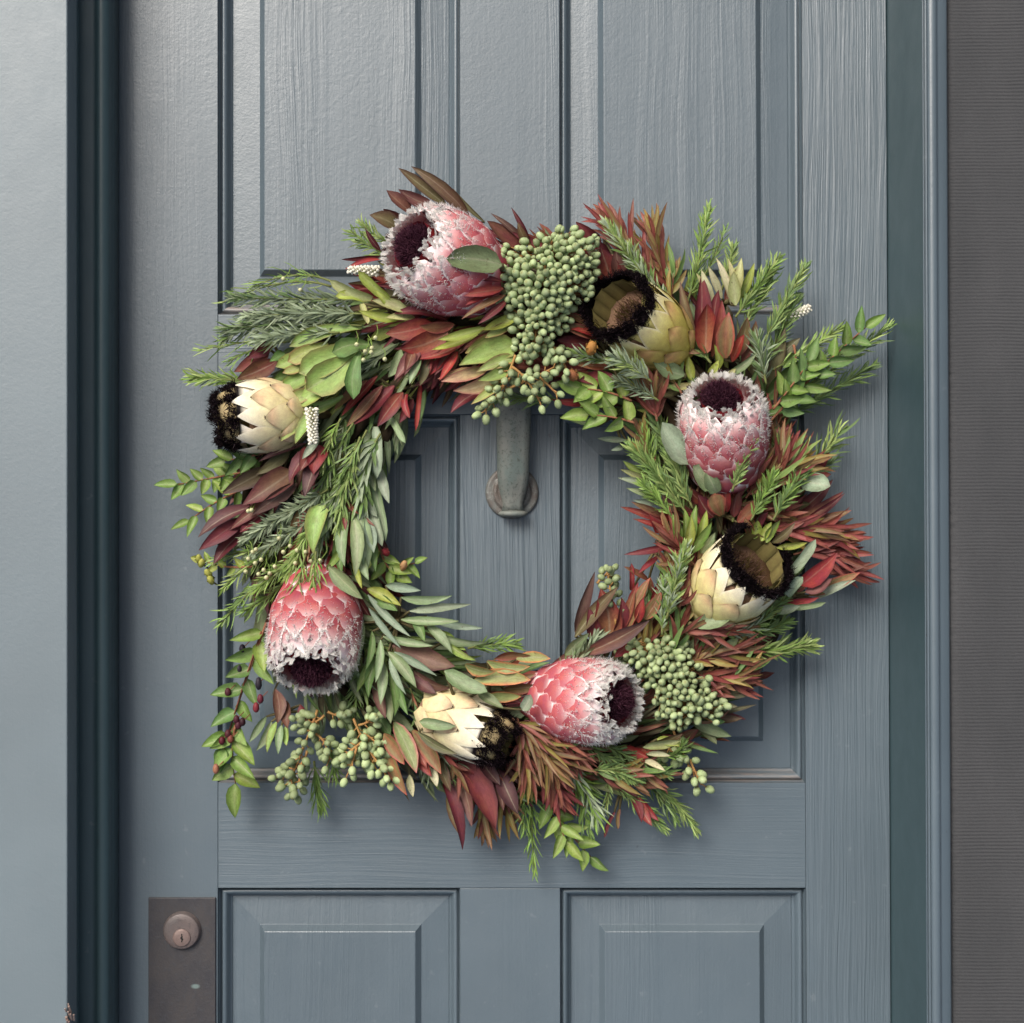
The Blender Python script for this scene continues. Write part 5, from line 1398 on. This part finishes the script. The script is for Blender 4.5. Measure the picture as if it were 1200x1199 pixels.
# ------------------------------------------------------------------ berries
def berry_mesh(k):
    b = MB()
    n, m_ = 8, 5
    v, c = [], []
    G1, G2 = H('#8a9a68'), H('#a8b58c')
    rs = random.Random(k)
    v.append((0, 0, -1.3)); c.append(H('#8a8a50'))
    for i in range(1, m_):
        ph = math.pi * i / m_
        for j in range(n):
            a = 2 * math.pi * j / n
            r = math.sin(ph) * (1 + .05 * rs.uniform(-1, 1)) * (1.04 if i < 3 else .98)
            v.append((r * math.cos(a), r * math.sin(a), -1.3 * math.cos(ph))); c.append(mixv(G1, G2, rs.random() * .6 + .2 * i / m_))
    v.append((0, 0, 1.3)); c.append(H('#7c7a4a'))
    f = [(0, 1 + (j + 1) % n, 1 + j) for j in range(n)]
    f += [(1 + i * n + j, 1 + i * n + (j + 1) % n, 1 + (i + 1) * n + (j + 1) % n, 1 + (i + 1) * n + j) for i in range(m_ - 2) for j in range(n)]
    e = len(v) - 1
    f += [(e, 1 + (m_ - 2) * n + j, 1 + (m_ - 2) * n + (j + 1) % n) for j in range(n)]
    b.add(v, f, c)
    me = b.mesh('berry', (0, 0, 0)); me.materials.append(M['berry'])
    return me
BERRY = [berry_mesh(k) for k in range(5)]
DARK = []
def inpoly(x, y, P):
    r = False
    for (x0, y0), (x1, y1) in zip(P, P[1:] + P[:1]):
        if (y0 > y) != (y1 > y) and x < (x1 - x0) * (y - y0) / (y1 - y0) + x0: r = not r
    return r
def edge_dist(x, y, P):
    best = 1e9
    for (x0, y0), (x1, y1) in zip(P, P[1:] + P[:1]):
        L2 = (x1 - x0) ** 2 + (y1 - y0) ** 2
        t = max(0, min(1, ((x - x0) * (x1 - x0) + (y - y0) * (y1 - y0)) / L2))
        best = min(best, math.hypot(x - x0 - t * (x1 - x0), y - y0 - t * (y1 - y0)))
    return best
NB = [0]
def put_berry(parent, p, dr, r, far=None):
    q = Vector(dr.tolist()).to_track_quat('Z', 'Y')
    q = q @ Quaternion((0, 0, 1), rng.uniform(0, 6.28))
    if far is not None or NB[0] >= 299:
        me = rng.choice(BERRY)
        Mx = q.to_matrix()
        vv = np.array([list(Mx @ v.co) for v in me.vertices]) * r + p
        cc = np.zeros(len(me.vertices) * 4, np.float32); me.color_attributes['Col'].data.foreach_get('color', cc)
        far.add(vv, [tuple(f_.vertices) for f_ in me.polygons], cc.reshape(-1, 4)[:, :3] * rng.uniform(.75, 1.2))
        return
    NB[0] += 1
    o = link('berry', rng.choice(BERRY), parent, p, rot=q)
    k = rng.uniform(.94, 1.06)
    o.scale = (r * k, r * k, r * rng.uniform(.98, 1.1))

def cluster(label, poly, r, d0, dome, spine, gap=1.80, layers=2):
    sb = MB()
    OR = H('#a07a48')
    sp = [W(x, y, d0 - 4) for x, y in spine]
    sb.tube(sp, 0.0022, 6, OR)
    tops, P = [], poly
    xs = [q[0] for q in P]; ys = [q[1] for q in P]
    for layer in range(layers):
        pts = []
        for _ in range(9000):
            x, y = rng.uniform(min(xs), max(xs)), rng.uniform(min(ys), max(ys))
            jx, jy = x + 5 * math.sin(y * .31 + x * .17), y + 5 * math.sin(x * .29)
            if not inpoly(jx, jy, P): continue
            if all((x - a) ** 2 + (y - c) ** 2 > (r * gap) ** 2 for a, c in pts): pts.append((x, y))
        for x, y in pts:
            e = edge_dist(x, y, P)
            dd = d0 + dome * (1 - math.exp(-e / 16)) - layer * r * 1.7 + rng.uniform(-2.5, 2.5)
            tops.append((layer, x, y, dd))
    o = sb.build('berry_cluster', M['stem'], wreath, origin=sp[0])
    o['label'] = label
    far = MB()
    pb = MB()
    for layer, x, y, dd in tops:
        p = W(x, y, dd)
        near = min(sp, key=lambda s_: np.linalg.norm(s_ - p))
        dr = unit(unit(p - near) + CAMV * .5 + np.array([rng.gauss(0, .45) for _ in range(3)]))
        put_berry(o, p, dr, r * 1e-3 * rng.uniform(.72, 1.18), far if layer else None if NB[0] < 299 else far)
        pb.tube([p - dr * r * 1e-3, p * .6 + near * .4 + np.array((0, .006, 0)), near], [.0007, .0008, .001], 4, OR * rng.uniform(.7, 1.1))
    pb.build('berry_stalks', M['stem'], o, origin=sp[0], kind='stuff')
    if far.v: far.build('inner_berries', M['berry'], o, origin=sp[0], kind='stuff')
    return o

def loose(label, branches, r, d0):
    """Open cluster: branches of (path, count)."""
    sb = MB()
    OR = H('#a8804e')
    first = W(*branches[0][0][0], d0)
    far = MB()
    todo = []
    for path, n in branches:
        pp = [W(*q) for q in bez([(x, y, d0 + rng.uniform(-3, 3)) for x, y in path], 8)]
        sb.tube(pp, [.0017 - .0008 * i / 8 for i in range(9)], 5, OR)
        for k in range(n):
            u = .18 + .82 * (k + .5) / n
            i = min(7, int(u * 8)); fr = u * 8 - i
            p0 = mixv(pp[i], pp[i + 1], fr)
            t = unit(pp[i + 1] - pp[i])
            a = k * 2.2
            e1 = unit(np.cross(t, CAMV)); e2 = np.cross(t, e1)
            dr = unit(t * (.55 if k < n - 2 else 1.2) + (e1 * math.cos(a) + e2 * math.sin(a) * .8) * rng.uniform(.7, 1.1))
            ln = rng.uniform(.009, .014)
            p = p0 + dr * ln
            sb.tube([p0, p - dr * r * 1e-3], [.0009, .0008], 4, OR)
            todo.append((p, dr))
    o = sb.build('berry_cluster', M['stem'], wreath, origin=first)
    o['label'] = label
    for p, dr in todo: put_berry(o, p, dr, r * 1e-3 * rng.uniform(.82, 1.1), None if NB[0] < 299 else far)
    if far.v: far.build('inner_berries', M['berry'], o, origin=first, kind='stuff')
    return o

cluster('largest cluster of pale green berries at the top centre', [(573, 306), (600, 290), (628, 281), (650, 274), (672, 268), (700, 282), (701, 329), (684, 351), (668, 367), (662, 383), (650, 404), (632, 420), (613, 424), (603, 405), (605, 374), (589, 364), (587, 340), (576, 324)], 4.1, 92, 30, [(640, 300), (635, 340), (630, 380), (626, 415)])
loose('sparse green berries on brown stalks hanging over the knocker', [([(604, 416), (598, 436), (580, 470)], 13), ([(600, 430), (618, 440), (634, 474)], 9), ([(594, 456), (620, 446), (650, 430)], 14), ([(640, 400), (654, 410), (664, 432)], 10), ([(630, 440), (644, 452), (654, 464)], 4), ([(600, 440), (584, 460), (566, 484)], 12)], 4.4, 96)
cluster('green berry cluster beside the rim of the lowest pink protea', [(722, 762), (740, 754), (770, 748), (800, 752), (814, 774), (822, 795), (840, 812), (853, 830), (840, 842), (812, 848), (792, 858), (774, 838), (766, 812), (754, 790), (730, 778)], 4.0, 76, 28, [(770, 760), (785, 800), (810, 836)], layers=2)
loose('small berry spray drooping below the right berry cluster', [([(786, 846), (796, 880), (814, 908)], 12), ([(780, 870), (788, 884), (794, 890)], 5), ([(808, 890), (816, 908), (822, 920)], 5)], 4.8, 52)
loose('small upright berry spray at the lower inner edge', [([(722, 732), (718, 706), (712, 672)], 16), ([(700, 684), (704, 676), (716, 672)], 5)], 4.2, 78)
loose('left of two open green berry clusters below the hanging protea', [([(372, 832), (362, 862), (338, 920)], 18), ([(380, 838), (372, 850), (350, 846)], 12), ([(384, 834), (398, 842), (404, 836)], 10), ([(370, 860), (384, 868), (386, 892)], 12), ([(360, 880), (356, 900), (328, 912)], 12), ([(356, 896), (350, 916), (346, 930)], 8)], 4.6, 70)
loose('right of two open green berry clusters below the hanging protea', [([(414, 842), (424, 866), (440, 900)], 16), ([(420, 850), (436, 846), (436, 842)], 8), ([(424, 870), (410, 880), (404, 886)], 10), ([(432, 880), (448, 900), (456, 914)], 9), ([(426, 860), (440, 866), (446, 880)], 8), ([(418, 876), (414, 892), (408, 906)], 6)], 4.6, 74)

# dark berries on the hanging twig
db = MB()
o = None
b = MB(); b.tube([W(306, 740, 62), W(286, 800, 58), W(262, 878, 52)], 0.0009, 5, H('#7c4c3c'))
o = b.build('dark_berry_twig', M['stem'], wreath); o['label'] = 'thin twig of dark purple berries at the lower left'
for x, y, cc, L_ in ((284, 760, '#2c2430', 1), (280, 784, '#2c2430', 1.1), (267, 811, '#4a2028', 1), (303, 801, '#2e2832', 1.5), (305, 819, '#5a2430', 1.1), (300, 829, '#6a2630', 1.2), (277, 843, '#4a1e28', 1), (284, 846, '#3a1c24', 1), (279, 850, '#4a1e28', 1), (260, 868, '#5a2028', 1), (267, 860, '#4a2026', 1), (253, 901, '#8a5c48', 1.2), (270, 866, '#6a3a30', 1)):
    p = W(x, y, 60)
    b = MB()
    src = BERRY[0]
    vv = np.array([list(v.co) for v in src.vertices]) * np.array((3.8, 3.8, 3.9 * L_)) * 1e-3 + p
    b.add(vv, [tuple(f_.vertices) for f_ in src.polygons], H(cc))
    b.tube([p, p + np.array((.008, .003, .008))], .0006, 4, H('#7c4c3c'))
    b.build('dark_berry', M['berry'], o, origin=p)

# ------------------------------------------------------------------ small flowers and buds
def blob(b, p, r, cc, el=1.0, dr=None):
    src = BERRY[rng.randrange(5)]
    q = Vector((dr if dr is not None else np.array((0, -1, .2))).tolist()).to_track_quat('Z', 'Y').to_matrix()
    vv = np.array([list(q @ Vector((v.co[0], v.co[1], v.co[2] * el))) for v in src.vertices]) * r + p
    b.add(vv, [tuple(f_.vertices) for f_ in src.polygons], np.clip(cc * rng.uniform(.9, 1.08), 0, .93))
def spike(label, a, c, d, wid, n):
    b = MB()
    A, B_ = W(*a, d), W(*c, d + 4)
    b.tube([A, B_], [.0025, .0012], 6, H('#9a9a70'))
    o = b.build('flower_spike', M['stem'], wreath, origin=A); o['label'] = label
    b = MB()
    t = unit(B_ - A); e1 = unit(np.cross(t, CAMV)); e2 = np.cross(t, e1)
    for k in range(n):
        u = (k + .5) / n; g = k * 2.39996
        rad = e1 * math.cos(g) + e2 * math.sin(g)
        w = wid * .5e-3 * (1.05 - .45 * u)
        p = mixv(A, B_, u) + rad * w * .75
        blob(b, p, .0016 * rng.uniform(.8, 1.2), np.clip(lin('#eeeada'), 0, .9), 1.1, rad + t * .3)
        hair(b, p, rad + t * .2, .0035, .0008, H('#e8e6d0'), H('#f4f2e8'), .5)
    b.build('florets', M['flower'], o, origin=A, kind='stuff')
spike('white flower spike hanging beside the left cream protea', (365, 478), (367, 520), 104, 15, 90)
spike('small cream flower spike left of the top pink protea', (444, 318), (408, 316), 86, 12, 60)
spike('pale dried flower at the far upper right', (926, 372), (950, 360), 46, 13, 50)
b = MB(); b.tube([W(330, 620, 74), W(310, 650, 70), W(296, 664, 66)], .0008, 5, H('#8a9c58'))
o = b.build('waxflower_stems', M['stem'], wreath); o['label'] = 'fine waxflower stems with tiny cream buds at the left'
b = MB()
for x, y, d in ((291, 599, 82), (295, 598, 82), (327, 631, 88), (296, 647, 84), (358, 647, 92), (312, 677, 84), (348, 645, 92), (332, 647, 90), (291, 655, 80), (299, 660, 82), (303, 673, 80), (309, 668, 84), (364, 658, 94), (375, 657, 94), (300, 644, 84), (340, 640, 88), (288, 670, 78), (440, 396, 108), (436, 408, 106), (428, 412, 106), (435, 413, 108), (451, 421, 104), (426, 422, 104), (332, 327, 60), (352, 340, 66), (418, 404, 104), (316, 672, 84), (306, 656, 82), (322, 664, 86), (346, 660, 90)):
    p = W(x, y, d)
    blob(b, p, .0026, H('#d8d8a8'), 1.0)
    q = p + np.array((rng.uniform(-.008, .008), .012, .016))
    b.tube([p, (p + q) / 2 + np.array((.002, 0, 0)), q], .0005, 4, H('#86a050'))
b.build('waxflower_buds', M['flower'], o, kind='stuff')
def bud(label, x, y, d, r, cc, el=1.1):
    b = MB(); p = W(x, y, d)
    blob(b, p, r * 1e-3, H(cc), el, np.array((rng.uniform(-.5, .5), -.6, .6)))
    b.tube([p, p + np.array((.004, .015, -.006))], .0010, 5, H('#8a7a48'))
    for k in range(7):
        a = k * .9
        q = p + np.array((math.cos(a), 0, math.sin(a))) * r * .75e-3 + np.array((0, -.5 * r * 1e-3, 0))
        blade(b, q, q + np.array((math.cos(a) * .3, -.6, math.sin(a) * .3 + .4)) * r * .9e-3, r * .7e-3, (H(cc), H('#8a9a50'), H(cc), H(cc)), 'ovate', us=[0, .3, .7, 1], cr=(-1, 0, 1))
    o = b.build('bud', M['flower'], wreath); o['label'] = label
bud('small orange bud below the black rim of the yellow green protea', 693, 408, 98, 6.5, '#c08a4c')
bud('small brown orange bud at the upper inner edge', 671, 440, 92, 6.0, '#a8704c')
bud('small red bud at the inner left edge', 452, 647, 72, 4.2, '#9a3a44')
bud('small yellow pink bud at the inner left edge', 473, 663, 66, 4.2, '#c89a70', 1.5)
for k, (x, y) in enumerate(((236, 660), (244, 672), (247, 680), (233, 655))):
    bud(('yellow green twig bud, first from the door edge', 'yellow green twig bud beside the dark red leaves', 'lowest yellow green twig bud', 'topmost yellow green twig bud')[k], x, y, 52, 4.0, '#b4b45c', 1.3)

# ------------------------------------------------------------------ past 300 leaves: the smallest are joined spray by spray
leaves = [o for o in bpy.data.objects if o.name.split('.')[0] == 'leaf' and o.type == 'MESH' and o.parent is not None]
def shown(o):
    c = np.zeros(len(o.data.vertices) * 3); o.data.vertices.foreach_get('co', c); c = c.reshape(-1, 3)
    return sum(abs(p.normal[1]) * p.area for p in o.data.polygons)
leaves.sort(key=shown, reverse=True)
rest = {}
for o in leaves[296:]:
    rest.setdefault(o.parent.name, []).append(o)
for pn, group in rest.items():
    par = bpy.data.objects[pn]
    b = MB()
    base = np.array(world_loc(par))
    for o in group:
        n = len(o.data.vertices)
        c = np.zeros(n * 3); o.data.vertices.foreach_get('co', c)
        k = np.zeros(n * 4, np.float32); o.data.color_attributes['Col'].data.foreach_get('color', k)
        l = np.zeros(n * 3, np.float32); o.data.attributes['Blade'].data.foreach_get('vector', l)
        b.add(c.reshape(-1, 3) + np.array(world_loc(o)), [tuple(f.vertices) for f in o.data.polygons], k.reshape(-1, 4)[:, :3], l.reshape(-1, 3))
    for o in group:
        bpy.data.objects.remove(o)
    b.build('small_leaves', M['leaf'], par, origin=base, kind='stuff')
